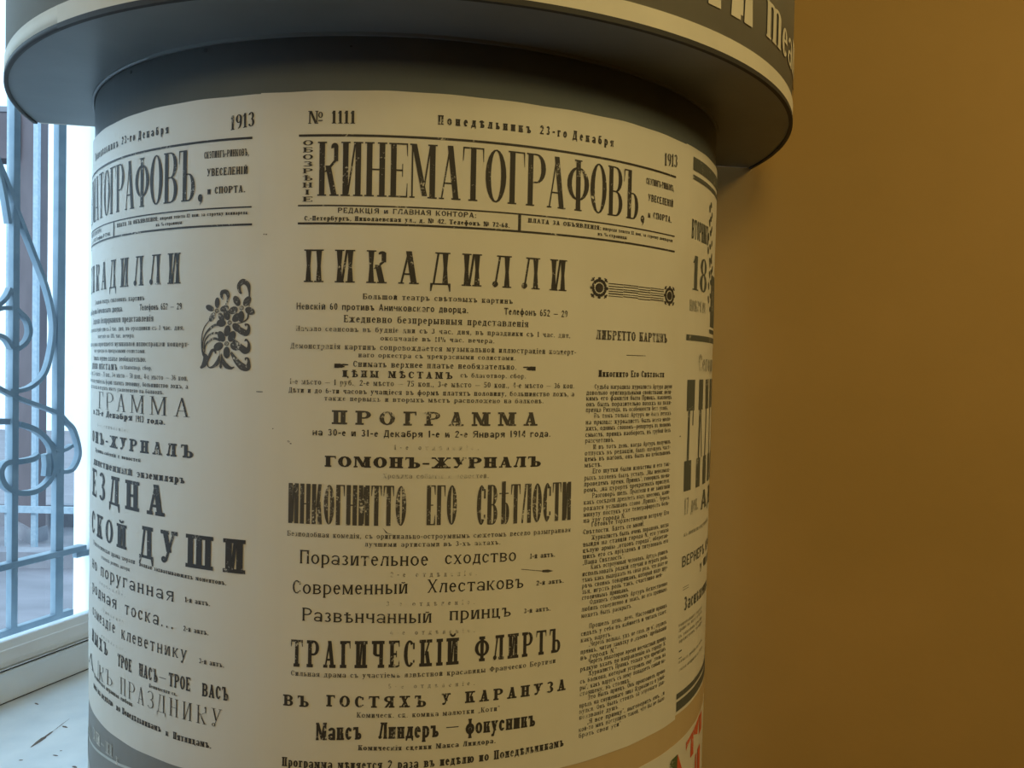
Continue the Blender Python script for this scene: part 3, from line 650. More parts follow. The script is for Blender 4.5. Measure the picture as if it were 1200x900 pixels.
# ---------------------------------------------------------------- posters
ROWS = {
    'mast': [
        (-0.0675, 1.7672, -0.0132, 1.7672, 0.0144, '№ 1111', 'num', 0),
        (0.0792, 1.7699, 0.1890, 1.7699, 0.0106, 'Понедѣльникъ', 'deco', 0),
        (0.2008, 1.7707, 0.2365, 1.7707, 0.0104, '23-го', 'deco', 0),
        (0.2445, 1.7703, 0.3061, 1.7703, 0.0106, 'Декабря', 'deco', 0),
        (0.4044, 1.7641, 0.4364, 1.7675, 0.0166, '1913', 'num', 0),
        (-0.0557, 1.6859, 0.3523, 1.6859, 0.0609, 'КИНЕМАТОГРАФОВЪ', 'kin', 0),
        (0.3664, 1.7340, 0.4290, 1.7340, 0.0081, 'СКЭТИНГЪ-РИНКОВЪ,', 'cond', 0),
        (0.3711, 1.7130, 0.4277, 1.7130, 0.0090, 'УВЕСЕЛЕНІЙ', 'cond', 0),
        (0.3719, 1.6920, 0.4244, 1.6920, 0.0082, 'и СПОРТА.', 'cond', 0),
        (-0.0314, 1.6668, 0.1249, 1.6668, 0.0058, 'РЕДАКЦІЯ и ГЛАВНАЯ КОНТОРА:', 'gro', 0),
        (-0.0704, 1.6580, 0.1648, 1.6580, 0.0053, 'С.-Петербургъ, Николаевская ул., д. № 42. Телефонъ № 72-68.', 'bold', 0),
        (0.1878, 1.6662, 0.2886, 1.6662, 0.0050, 'ПЛАТА ЗА ОБЪЯВЛЕНІЯ:', 'bold', 0),
        (0.2920, 1.6667, 0.4283, 1.6667, 0.0042, 'впереди текста 12 коп. за строчку нонпарели', 'bold', 0),
        (0.2841, 1.6594, 0.3323, 1.6594, 0.0042, 'въ ¼ страницы', 'bold', 0),
    ],
    'pic': [
        (-0.0700, 1.5884, 0.2404, 1.5884, 0.0369, 'ПИКАДИЛЛИ', 'pik', 0),
    ],
    'body': [
        (-0.0018, 1.5700, 0.1707, 1.5700, 0.0063, 'Большой театръ свѣтовыхъ картинъ', 'old', 0),
        (-0.0779, 1.5572, 0.1177, 1.5572, 0.0077, 'Невскій 60 противъ Аничковскаго дворца.', 'gro', 0),
        (0.1607, 1.5573, 0.2426, 1.5573, 0.0079, 'Телефонъ 652 — 29', 'gro', 0),
        (-0.0230, 1.5435, 0.1909, 1.5435, 0.0081, 'Ежедневно безпрерывныя представленія', 'old', 0),
        (-0.0782, 1.5327, 0.2469, 1.5327, 0.0059, 'Начало сеансовъ въ будніе дни съ 3 час. дня, въ праздники съ 1 час. дня,', 'old', 1),
        (0.0188, 1.5236, 0.1493, 1.5236, 0.0054, 'окончаніе въ 11½ час. вечера.', 'old', 1),
        (-0.0847, 1.5127, 0.2557, 1.5127, 0.0064, 'Демонстрація картинъ сопровождается музыкальной иллюстраціей концерт-', 'old', 1),
        (-0.0057, 1.5042, 0.1754, 1.5042, 0.0054, 'наго оркестра съ прекрасными солистами.', 'old', 1),
        (-0.0113, 1.4932, 0.1769, 1.4932, 0.0068, 'Снимать верхнее платье необязательно.', 'old', 0),
        (-0.0236, 1.4813, 0.1011, 1.4813, 0.0077, 'ЦѢНЫ МѢСТАМЪ', 'clar', 0),
        (0.1103, 1.4832, 0.1889, 1.4832, 0.0055, 'съ благотвор. сбор.', 'old', 1),
        (-0.0851, 1.4719, 0.2541, 1.4719, 0.0064, '1-е мѣсто — 1 руб., 2-е мѣсто — 75 коп., 3-е мѣсто — 50 коп., 4-е мѣсто — 36 коп.', 'old', 1),
        (-0.0864, 1.4623, 0.2544, 1.4623, 0.0059, 'Дѣти и до 6-ти часовъ учащіеся въ формѣ платятъ половину, большинство ложъ, а', 'old', 0),
        (-0.0440, 1.4541, 0.2124, 1.4541, 0.0055, 'также первыхъ и вторыхъ мѣстъ расположено на балконѣ.', 'old', 1),
    ],
    'prog': [
        (-0.0350, 1.4274, 0.2051, 1.4274, 0.0159, 'ПРОГРАММА', 'prog', 1),
        (-0.0570, 1.4140, 0.2227, 1.4140, 0.0078, 'на 30-е и 31-е Декабря 1-е и 2-е Января 1914 года.', 'gro', 0),
        (0.0366, 1.3996, 0.1330, 1.3996, 0.0055, '1-е отдѣленіе.', 'space', 2),
        (-0.0424, 1.3786, 0.2108, 1.3786, 0.0125, 'ГОМОНЪ-ЖУРНАЛЪ', 'gom', 0),
        (0.0241, 1.3669, 0.1456, 1.3669, 0.0055, 'Хроника событій и новостей.', 'old', 2),
    ],
    'show': [
        (-0.0846, 1.3123, 0.0512, 1.3123, 0.0460, 'ИНКОГНИТТО', 'ink', 1),
        (0.0744, 1.3131, 0.1089, 1.3131, 0.0459, 'ЕГО', 'ink', 1),
        (0.1324, 1.3122, 0.2532, 1.3122, 0.0465, 'СВѢТЛОСТИ', 'ink', 1),
        (-0.0856, 1.2975, 0.2535, 1.2975, 0.0060, 'Безподобная комедія, съ оригинально-остроумнымъ сюжетомъ весело разыгранная', 'old', 1),
        (0.0050, 1.2885, 0.1615, 1.2885, 0.0055, 'лучшими артистами въ 3-хъ актахъ.', 'old', 1),
        (-0.0699, 1.2664, 0.0770, 1.2664, 0.0156, 'Поразительное', 'nouv', 0),
        (0.0963, 1.2677, 0.1813, 1.2677, 0.0148, 'сходство', 'nouv', 0),
        (0.1992, 1.2690, 0.2323, 1.2690, 0.0062, '1-й актъ.', 'bold', 1),
        (0.0346, 1.2535, 0.1336, 1.2535, 0.0060, '2-е отдѣленіе.', 'space', 2),
        (-0.0781, 1.2311, 0.0542, 1.2346, 0.0157, 'Современный', 'nouv', 0),
        (0.0769, 1.2352, 0.1914, 1.2352, 0.0152, 'Хлестаковъ', 'nouv', 0),
        (0.2083, 1.2362, 0.2451, 1.2362, 0.0058, '2-й актъ.', 'bold', 1),
        (0.0306, 1.2201, 0.1318, 1.2201, 0.0055, '3-е отдѣленіе.', 'space', 2),
        (-0.0661, 1.2004, 0.0821, 1.2004, 0.0152, 'Развѣнчанный', 'nouv', 0),
        (0.1028, 1.2024, 0.1762, 1.2024, 0.0149, 'принцъ', 'nouv', 0),
        (0.1929, 1.2042, 0.2278, 1.2042, 0.0057, '3-й актъ.', 'bold', 1),
        (0.0352, 1.1870, 0.1325, 1.1870, 0.0055, '4-е отдѣленіе.', 'space', 2),
        (-0.0790, 1.1467, 0.1143, 1.1506, 0.0312, 'ТРАГИЧЕСКІЙ', 'trag', 0),
        (0.1332, 1.1521, 0.2424, 1.1521, 0.0293, 'ФЛИРТЪ', 'trag', 0),
        (-0.0784, 1.1363, 0.2363, 1.1396, 0.0060, 'Сильная драма съ участіемъ извѣстной красавицы Франческо Бертини', 'old', 1),
        (0.0345, 1.1247, 0.1337, 1.1247, 0.0055, '5-е отдѣленіе.', 'space', 2),
        (-0.0876, 1.1006, -0.0567, 1.1006, 0.0130, 'ВЪ', 'clar', 0),
        (-0.0363, 1.1028, 0.0777, 1.1028, 0.0134, 'ГОСТЯХЪ', 'clar', 0),
        (0.0954, 1.1039, 0.1058, 1.1039, 0.0135, 'У', 'clar', 0),
        (0.1227, 1.1042, 0.2513, 1.1042, 0.0136, 'КАРАНУЗА', 'clar', 0),
        (-0.0010, 1.0913, 0.1647, 1.0913, 0.0060, 'Комическ. сц. комика малютки „Коти“', 'old', 1),
        (-0.0479, 1.0629, 0.0047, 1.0659, 0.0204, 'Максъ', 'fra', 0),
        (0.0240, 1.0669, 0.0926, 1.0669, 0.0190, 'Линдеръ', 'fra', 0),
        (0.1013, 1.0705, 0.1158, 1.0705, 0.0187, '—', 'old', 0),
        (0.1242, 1.0669, 0.2103, 1.0669, 0.0184, 'фокусникъ', 'fra', 0),
        (0.0010, 1.0533, 0.1602, 1.0533, 0.0060, 'Комическія сценки Макса Линдора.', 'bold', 1),
        (-0.0883, 1.0295, 0.2502, 1.0352, 0.0107, 'Программа мѣняется 2 раза въ недѣлю по Понедѣльникамъ', 'bold', 0),
    ],
    'lib': [
        (0.2854, 1.5322, 0.4206, 1.5322, 0.0117, 'ЛИБРЕТТО КАРТИНЪ', 'bold', 1),
        (0.2905, 1.4862, 0.4158, 1.4862, 0.0084, 'Инкогнито Его Свѣтлости', 'bold', 0),
        (0.2850, 1.4713, 0.4365, 1.4713, 0.0060, 'Судьба наградила журналиста Артура двумя', 'tiny', 0),
        (0.2725, 1.4640, 0.4365, 1.4640, 0.0060, 'довольно оригинальными свойствами: вели-', 'tiny', 0),
        (0.2725, 1.4571, 0.4365, 1.4571, 0.0060, 'кимъ его фамилія была Принцъ, наконецъ', 'tiny', 0),
        (0.2725, 1.4498, 0.4365, 1.4498, 0.0060, 'онъ былъ поразительно похожъ на пожи-', 'tiny', 0),
        (0.2725, 1.4429, 0.4283, 1.4429, 0.0060, 'принца Рихарда, въ особенности безъ усовъ.', 'tiny', 0),
        (0.2850, 1.4355, 0.4365, 1.4355, 0.0060, 'Въ томъ только Артуръ не былъ похожъ', 'tiny', 0),
        (0.2725, 1.4277, 0.4365, 1.4277, 0.0060, 'на принца: журналистъ былъ всего моло-', 'tiny', 0),
        (0.2725, 1.4203, 0.4365, 1.4203, 0.0060, 'жихъ, однимъ словомъ—репортеръ въ полномъ', 'tiny', 0),
        (0.2725, 1.4125, 0.4365, 1.4125, 0.0060, 'смыслѣ, принцъ наоборотъ, въ грубой безъ', 'tiny', 0),
        (0.2725, 1.4051, 0.3184, 1.4051, 0.0060, 'разсчетливъ.', 'tiny', 0),
        (0.2850, 1.3970, 0.4365, 1.3970, 0.0060, 'И въ тотъ день, когда Артуръ получилъ', 'tiny', 0),
        (0.2725, 1.3897, 0.4365, 1.3897, 0.0060, 'отпускъ въ редакціи, былъ опущенъ част-', 'tiny', 0),
        (0.2725, 1.3826, 0.4365, 1.3826, 0.0060, 'цемъ въ вагонѣ, онъ былъ на небольшомъ', 'tiny', 0),
        (0.2725, 1.3750, 0.2987, 1.3750, 0.0060, 'мѣстѣ.', 'tiny', 0),
        (0.2850, 1.3671, 0.4365, 1.3671, 0.0060, 'Его шутки были извѣстны и его так-', 'tiny', 0),
        (0.2725, 1.3592, 0.4365, 1.3592, 0.0060, 'рыхъ хозяевъ былъ усталъ. „Мы невозмож-', 'tiny', 0),
        (0.2725, 1.3518, 0.4365, 1.3518, 0.0060, 'проведемъ время, Принцъ“, говорилъ по-на-', 'tiny', 0),
        (0.2725, 1.3444, 0.4365, 1.3444, 0.0060, 'ромъ, „на курортѣ прекрасныхъ прислуж.', 'tiny', 0),
        (0.2850, 1.3368, 0.4365, 1.3368, 0.0060, 'Разговоръ шелъ. Пріятели и не замѣтили', 'tiny', 0),
        (0.2725, 1.3292, 0.4365, 1.3292, 0.0060, 'какъ сосѣдній дремлетъ надъ многимъ, напи-', 'tiny', 0),
        (0.2725, 1.3216, 0.4365, 1.3216, 0.0060, 'рожался услышавъ слово „Принцъ“. Черезъ', 'tiny', 0),
        (0.2725, 1.3142, 0.4365, 1.3142, 0.0060, 'минуту постукъ уже телеграфируетъ боль-', 'tiny', 0),
        (0.2725, 1.3068, 0.3414, 1.3068, 0.0060, 'на тру города N.', 'tiny', 0),
        (0.2850, 1.3012, 0.4365, 1.3012, 0.0060, 'Готовьте торжественную встрѣчу Его', 'tiny', 0),
        (0.2725, 1.2928, 0.3791, 1.2928, 0.0060, 'Свѣтлости. Ѣдетъ со мной!.', 'tiny', 0),
        (0.2850, 1.2847, 0.4365, 1.2847, 0.0060, 'Журналистъ былъ очень пораженъ, когда', 'tiny', 0),
        (0.2725, 1.2774, 0.4365, 1.2774, 0.0060, 'выйдя на станціи города N, его узнала', 'tiny', 0),
        (0.2725, 1.2700, 0.4365, 1.2700, 0.0060, 'цѣлую армію „отцовъ города“, оберегав-', 'tiny', 0),
        (0.2725, 1.2626, 0.4365, 1.2626, 0.0060, 'шихъ его съ пріѣздомъ и титуловалъ его', 'tiny', 0),
        (0.2725, 1.2552, 0.3414, 1.2552, 0.0060, '„Ваша Свѣтлость“.', 'tiny', 0),
        (0.2850, 1.2484, 0.4365, 1.2484, 0.0060, 'Какъ остроумный человѣкъ, Артуръ рѣшилъ', 'tiny', 0),
        (0.2725, 1.2409, 0.4365, 1.2409, 0.0060, 'использовать рѣдкій случай и играть роль,', 'tiny', 0),
        (0.2725, 1.2336, 0.4365, 1.2336, 0.0060, 'тѣмъ какъ выдержать въ свою роль, что даже не', 'tiny', 0),
        (0.2725, 1.2262, 0.4365, 1.2262, 0.0060, 'рѣчь своимъ товарищамъ, который надо дру-', 'tiny', 0),
        (0.2725, 1.2189, 0.4234, 1.2189, 0.0060, 'зья, играть роль такъ, счастливо ней-', 'tiny', 0),
        (0.2725, 1.2115, 0.3512, 1.2115, 0.0060, 'столичнымъ принцамъ.', 'tiny', 0),
        (0.2850, 1.2046, 0.4365, 1.2046, 0.0060, 'Однимъ словомъ Артуръ божественно', 'tiny', 0),
        (0.2725, 1.1971, 0.4365, 1.1971, 0.0060, 'любилъ совершенно и знакъ, но его тройнымъ', 'tiny', 0),
        (0.2725, 1.1892, 0.3578, 1.1892, 0.0060, 'можетъ быть раскрытъ.', 'tiny', 0),
        (0.2850, 1.1747, 0.4365, 1.1747, 0.0060, 'Прошелъ день, день. Настоящій принцъ', 'tiny', 0),
        (0.2725, 1.1668, 0.4365, 1.1668, 0.0060, 'сидѣлъ у себя въ кабинетѣ и читалъ газет.', 'tiny', 0),
        (0.2725, 1.1589, 0.3217, 1.1589, 0.0060, 'какъ вдругъ.', 'tiny', 0),
        (0.2850, 1.1521, 0.4365, 1.1521, 0.0060, '„Черезъ вольны, ужъ не самъ ли я“, сердилъ', 'tiny', 0),
        (0.2725, 1.1443, 0.4365, 1.1443, 0.0060, 'принцъ, читая замѣтку о „своемъ“ пребываніи', 'tiny', 0),
        (0.2725, 1.1369, 0.3315, 1.1369, 0.0060, 'въ городѣ N.“', 'tiny', 0),
        (0.2850, 1.1303, 0.4365, 1.1303, 0.0060, 'Черезъ нѣкоторое время несчастный принцъ', 'tiny', 0),
        (0.2725, 1.1228, 0.4365, 1.1228, 0.0060, 'рѣдкую ѣхалъ по направленію къ городу N.', 'tiny', 0),
        (0.2850, 1.1155, 0.4365, 1.1155, 0.0060, 'Журналистъ Принцъ только что прочитавъ', 'tiny', 0),
        (0.2725, 1.1076, 0.4365, 1.1076, 0.0060, 'съ балкона, который устроилъ ему „толь на', 'tiny', 0),
        (0.2725, 1.0998, 0.4365, 1.0998, 0.0060, 'ры“, какъ вдругъ съ нему попадаетъ самый на-', 'tiny', 0),
        (0.2725, 1.0924, 0.3578, 1.0924, 0.0060, 'стоящему, въ столицѣ.', 'tiny', 0),
        (0.2850, 1.0855, 0.4365, 1.0855, 0.0060, 'Это былъ принцъ. Онъ произошелъ прямо', 'tiny', 0),
        (0.2725, 1.0776, 0.4365, 1.0776, 0.0060, 'прѣлъ на смущеннаго лица Журналиста и улыб-', 'tiny', 0),
        (0.2725, 1.0702, 0.4365, 1.0702, 0.0060, 'нулся. Онъ былъ стоялъ за хорошаго дѣв-', 'tiny', 0),
        (0.2725, 1.0628, 0.3381, 1.0628, 0.0060, 'воззваніе душъ.', 'tiny', 0),
        (0.2850, 1.0549, 0.4365, 1.0549, 0.0060, '„Я все принцу“, выговоритъ онъ, „и', 'tiny', 0),
        (0.2725, 1.0475, 0.4365, 1.0475, 0.0060, 'кой-то мнѣ наступитъ такой, что бы не было', 'tiny', 0),
        (0.2725, 1.0400, 0.3414, 1.0400, 0.0060, 'брать свои уси“', 'tiny', 0),
    ],
    'left': [
        (-0.4513, 1.4283, -0.2214, 1.4283, 0.0228, 'ГРАММА', 'thin', 0),
        (-0.4873, 1.4183, -0.3342, 1.4183, 0.0081, 'и 23-е Декабря', 'bold', 0),
        (-0.3258, 1.4174, -0.3077, 1.4174, 0.0082, '1913', 'gro', 0),
        (-0.2996, 1.4172, -0.2643, 1.4172, 0.0076, 'года.', 'bold', 0),
        (-0.4554, 1.4031, -0.3449, 1.4031, 0.0047, '1-е отдѣленіе.', 'space', 2),
        (-0.4968, 1.3794, -0.2158, 1.3794, 0.0158, 'ОНЪ-ЖУРНАЛЪ', 'slab', 0),
        (-0.4709, 1.3675, -0.3130, 1.3675, 0.0052, 'Хроника событій и новостей', 'bold', 1),
        (-0.4831, 1.3485, -0.3320, 1.3485, 0.0105, 'динственный', 'bold', 1),
        (-0.3213, 1.3481, -0.2291, 1.3481, 0.0095, 'экземпляръ', 'bold', 0),
        (-0.4922, 1.3045, -0.2631, 1.3045, 0.0378, 'ЕЗДНА', 'hslab', 0),
        (-0.4937, 1.2520, -0.3455, 1.2520, 0.0311, 'СКОЙ', 'hslab', 0),
        (-0.3147, 1.2484, -0.1388, 1.2484, 0.0400, 'ДУШИ', 'hslab', 0),
        (-0.4776, 1.2372, -0.3245, 1.2372, 0.0062, 'Психологическая драма морали', 'old', 1),
        (-0.3145, 1.2366, -0.1642, 1.2331, 0.0056, 'полная захватывающихъ моментовъ.', 'bold', 1),
        (-0.4311, 1.2260, -0.3370, 1.2260, 0.0051, 'главныхъ роляхъ актеры', 'old', 1),
        (-0.4878, 1.2028, -0.2455, 1.2028, 0.0172, 'но поруганная', 'mono', 0),
        (-0.2258, 1.2058, -0.1872, 1.2058, 0.0062, '1-й актъ.', 'bold', 1),
        (-0.4385, 1.1908, -0.3475, 1.1908, 0.0042, 'отдѣленіе.', 'space', 2),
        (-0.4858, 1.1698, -0.3728, 1.1698, 0.0167, 'родная', 'mono', 0),
        (-0.3480, 1.1692, -0.2456, 1.1692, 0.0171, 'тоска...', 'mono', 0),
        (-0.2281, 1.1706, -0.1893, 1.1706, 0.0062, '2-й актъ.', 'bold', 1),
        (-0.4290, 1.1562, -0.3468, 1.1562, 0.0042, 'отдѣленіе.', 'space', 2),
        (-0.4840, 1.1371, -0.3764, 1.1371, 0.0157, 'озмездіе', 'mono', 0),
        (-0.3568, 1.1355, -0.2225, 1.1355, 0.0164, 'клеветнику', 'mono', 0),
        (-0.2030, 1.1352, -0.1664, 1.1352, 0.0062, '3-й актъ.', 'bold', 1),
        (-0.4279, 1.1202, -0.3461, 1.1202, 0.0042, 'отдѣленіе.', 'space', 2),
        (-0.4851, 1.1005, -0.4022, 1.1005, 0.0167, 'НЫХЪ', 'hslab', 0),
        (-0.3675, 1.0973, -0.3303, 1.0973, 0.0165, 'ТРОЕ', 'tri', 0),
        (-0.3121, 1.0980, -0.2728, 1.0980, 0.0164, 'НАСЪ', 'tri', 0),
        (-0.2695, 1.1003, -0.2568, 1.1003, 0.0161, '—', 'old', 0),
        (-0.2521, 1.0985, -0.2164, 1.0985, 0.0168, 'ТРОЕ', 'tri', 0),
        (-0.1977, 1.0964, -0.1594, 1.0964, 0.0160, 'ВАСЪ', 'tri', 0),
        (-0.2897, 1.0889, -0.2379, 1.0889, 0.0047, 'Комическая сц.', 'bold', 1),
        (-0.5262, 1.0590, -0.4613, 1.0590, 0.0196, 'А', 'thin', 0),
        (-0.4377, 1.0596, -0.3849, 1.0649, 0.0200, 'КЪ', 'thin', 0),
        (-0.3603, 1.0629, -0.1678, 1.0629, 0.0218, 'ПРАЗДНИКУ', 'thin', 0),
        (-0.4633, 1.0546, -0.3266, 1.0546, 0.0057, 'Комическая игранная любовь', 'bold', 1),
        (-0.4684, 1.0388, -0.3825, 1.0388, 0.0085, 'мма въ недѣлю', 'bold', 0),
        (-0.3715, 1.0380, -0.2659, 1.0380, 0.0085, 'по Понедѣльникамъ', 'bold', 0),
        (-0.2573, 1.0363, -0.2520, 1.0363, 0.0076, 'и', 'bold', 0),
        (-0.2436, 1.0356, -0.1835, 1.0356, 0.0088, 'Пятницамъ.', 'bold', 0),
    ],
    'right': [
        (0.4872, 1.6797, 0.5667, 1.6797, 0.0273, 'ВТОРНИКЪ', 'cond', 3),
        (0.4962, 1.6093, 0.5615, 1.6093, 0.0481, '18', 'eight', 3),
        (0.4876, 1.5793, 0.5577, 1.5793, 0.0158, 'НОЯБРЯ 191', 'cond', 4),
        (0.5290, 1.4945, 0.6683, 1.4945, 0.0253, 'Сегодня', 'cond', 4),
        (0.4857, 1.2934, 0.5441, 1.2934, 0.0234, '17 дек.', 'cond', 4),
        (0.5611, 1.2897, 0.6575, 1.2897, 0.0278, 'АД', 'cond', 3),
        (0.4856, 1.2626, 0.6264, 1.2626, 0.0065, 'къ повѣсти современной', 'bold', 4),
        (0.4833, 1.2197, 0.6695, 1.2197, 0.0154, 'ВЕРНЕРЪ КРАУ', 'gro', 3),
        (0.5674, 1.1999, 0.6516, 1.1999, 0.0122, 'у ШАЛЕ', 'cond', 3),
        (0.4946, 1.1557, 0.6487, 1.1557, 0.0197, 'Заснѣженное', 'cond', 3),
        (0.4762, 1.1369, 0.5879, 1.1369, 0.0052, 'моментальныхъ картинъ', 'bold', 4),
        (0.4766, 1.1304, 0.5890, 1.1304, 0.0052, 'драма въ пяти частяхъ', 'bold', 4),
        (0.4771, 1.1213, 0.5904, 1.1213, 0.0052, 'съ участіемъ лучшихъ', 'bold', 4),
        (0.4775, 1.1141, 0.5916, 1.1141, 0.0052, 'артистовъ театра', 'bold', 4),
        (0.4793, 1.0848, 0.5967, 1.0848, 0.0052, 'начало ровно въ семь', 'bold', 4),
        (0.4800, 1.0730, 0.5988, 1.0730, 0.0052, 'касса открыта съ утра', 'bold', 4),
    ],
}
# left of the column: an earlier bill of the same print; its masthead and first paragraphs repeat
def lines(parent, rows, off, ds=0.0, smin=-.66, names=None, cut=None):
    for (s0, z0, s1, z1, h, text, st, ik) in rows:
        p = Print(off)
        big = h > .018
        p.text(s0 + ds, z0, s1 + ds, z1, h, text, st, fine=not big)
        if st == 'tiny' and len(text) % 3 == 0: ik = 1
        if s1 + ds < smin: continue
        nm = 'headline' if h > .022 else 'text_line'
        p.out(nm, INKS[ik], parent, smin)

def masthead(parent, off, ds, smin):
    p = Print(off); p.ell(.3610 + ds, 1.6885, .0036, .0046); p.poly([(.3644 + ds, 1.6880), (.3640 + ds, 1.6845), (.3600 + ds, 1.6795), (.3620 + ds, 1.6850)]); p.out('comma', INKS[0], parent, smin)
    for q_ in ((-.0782, 1.7527, .4335, 1.7553), (-.0782, 1.6742, .4335, 1.6758), (-.0782, 1.6537, .4345, 1.6560), (.1755, 1.6560, .1790, 1.6742)):
        p = Print(off); p.rect(q_[0] + ds, q_[1], q_[2] + ds, q_[3]); p.out('ruled_line', INKS[0], parent, smin)
    p = Print(off); x0, x1 = -.0730 + ds, -.0612 + ds
    for i, c in enumerate('ОБОЗРѢНІЕ'):
        z = 1.7430 - i * .00795
        if c == 'І': p.text(x0 + .003, z, x1 - .003, z, .0056, c, 'old')
        else: p.text(x0, z, x1, z, .0056, c, 'old')
    p.out('upright_word', INKS[0], parent, smin)

# centre bill
main = empty('poster', wrap(.17, 1.4)); main['label'] = 'cream cinema bill with the full masthead word, pasted at the centre of the column'
main['category'] = 'poster'
sheet('paper_sheet', M['paper'], main, -.1250, .4715, 1.0088, 1.8043, .0019)
OC = .0024
lines(main, ROWS['mast'], OC); lines(main, ROWS['pic'], OC); lines(main, ROWS['body'], OC)
lines(main, ROWS['prog'], OC); lines(main, ROWS['show'], OC); lines(main, ROWS['lib'], OC)
masthead(main, OC, 0, -.66)
p = Print(OC)                     # pointing hands either side of the cloakroom line
for sg, cx, cz in ((1, -.0248, 1.4941), (-1, .1932, 1.4951)):
    P_ = lambda x, y: (cx + sg * x, cz + y)
    for q in ([(-.0080, -.0026), (-.0030, -.0026), (-.0030, .0022), (-.0080, .0022)], [(-.0030, -.0022), (.0012, -.0024), (.0022, .0016), (-.0030, .0024)],
              [(.0010, .0004), (.0078, .0006), (.0078, .0018), (.0014, .0022)], [(.0012, -.0020), (.0036, -.0016), (.0036, -.0002), (.0014, .0)]):
        q = [P_(*a) for a in q]
        p.poly(q if sg > 0 else q[::-1])
p.out('pointing_hands', INKS[0], main)
# banded ornament above the libretto
p = Print(OC)
for cx, rx, cz in ((.2886, .0112, 1.5955), (.4242, .0112, 1.5950)):
    for i in range(16):
        a = 2 * PI * i / 16
        x, y = cx + .0098 * math.cos(a), cz + .0092 * math.sin(a)
        p.ell(x, y, .0022, .0022 if i % 2 else .0034, a, 8)
    p.ell(cx, cz, .0062, .0058, 0, 18)
    for sx in (-1, 1):
        p.ell(cx + sx * .0128, cz, .0014, .0022, 0, 8)
        p.ell(cx, cz + sx * .0118, .0026, .0014, 0, 8)
        for sy in (-1, 1):
            p.ell(cx + sx * .0100, cz + sy * .0100, .0022, .0016, .6 * sx * sy, 8)
            p.ell(cx + sx * .0118, cz + sy * .0085, .0014, .0010, 0, 6); p.ell(cx + sx * .0085, cz + sy * .0118, .0012, .0009, 0, 6)
for i in range(6):
    z = 1.6018 - i * .00305
    cuts = (.3035, .3285, .3560, .3800, .4100)
    for j in range(4):
        dz = (.0, .0007, -.0003, .0004)[j] * (1 if i % 2 else .4)
        p.rect(cuts[j], z + dz - (.0005 if (i + j) % 5 else .0003), cuts[j + 1] - .0004, z + dz + (.0005 if (i + j) % 4 else .0007))
p.out('ornament', INKS[0], main)
p = Print(OC); p.rect(.3367, 1.5135, .3732, 1.5143); p.out('short_rule', INKS[1], main)
p = Print(OC)                     # creases, scratches and specks in the sheet
for q in ([(0.0246, 1.3103), (0.0306, 1.3043), (0.0378, 1.3019), (0.0286, 1.3043)], [(0.2158, 1.2517), (0.2233, 1.2507), (0.2308, 1.2519), (0.2233, 1.2542), (0.2158, 1.2542)], [(0.1884, 1.2570), (0.2158, 1.2526), (0.2158, 1.2534), (0.1884, 1.2576)]):
    p.poly(q)
for s_, z_, r_ in ((-.1195, 1.6430, .0010), (-.1165, 1.6428, .0012), (-.105, 1.42, .0009), (-.0855, 1.4060, .0018), (-.083, 1.4035, .0012), (.4640, 1.405, .0016)):
    p.ell(s_, z_, r_, r_ * .7, 0, 7)
p.rect(-.1265, 1.4615, -.1185, 1.4625)
p.out('scuffs', INKS[1], main)

# left bill
left = empty('poster', wrap(-.4, 1.4)); left['label'] = 'cream cinema bill with a flower ornament, pasted on the window side of the column'
left['category'] = 'poster'
sheet('paper_sheet', M['paper'], left, -.690, -.1215, 1.0025, 1.8036, .0010)
OL = .0015
def shift(rows): return rows
lines(left, ROWS['mast'], OL, -.5700, -.655)
lines(left, ROWS['pic'], OL, -.4797, -.655)
lines(left, ROWS['body'], OL, -.4797, -.655)
masthead(left, OL, -.5700, -.655)
lines(left, ROWS['left'], OL, 0, -.66)
p = Print(OL); p.rect(-.4425, 1.0560, -.4412, 1.0840); p.out('ruled_line', INKS[0], left)
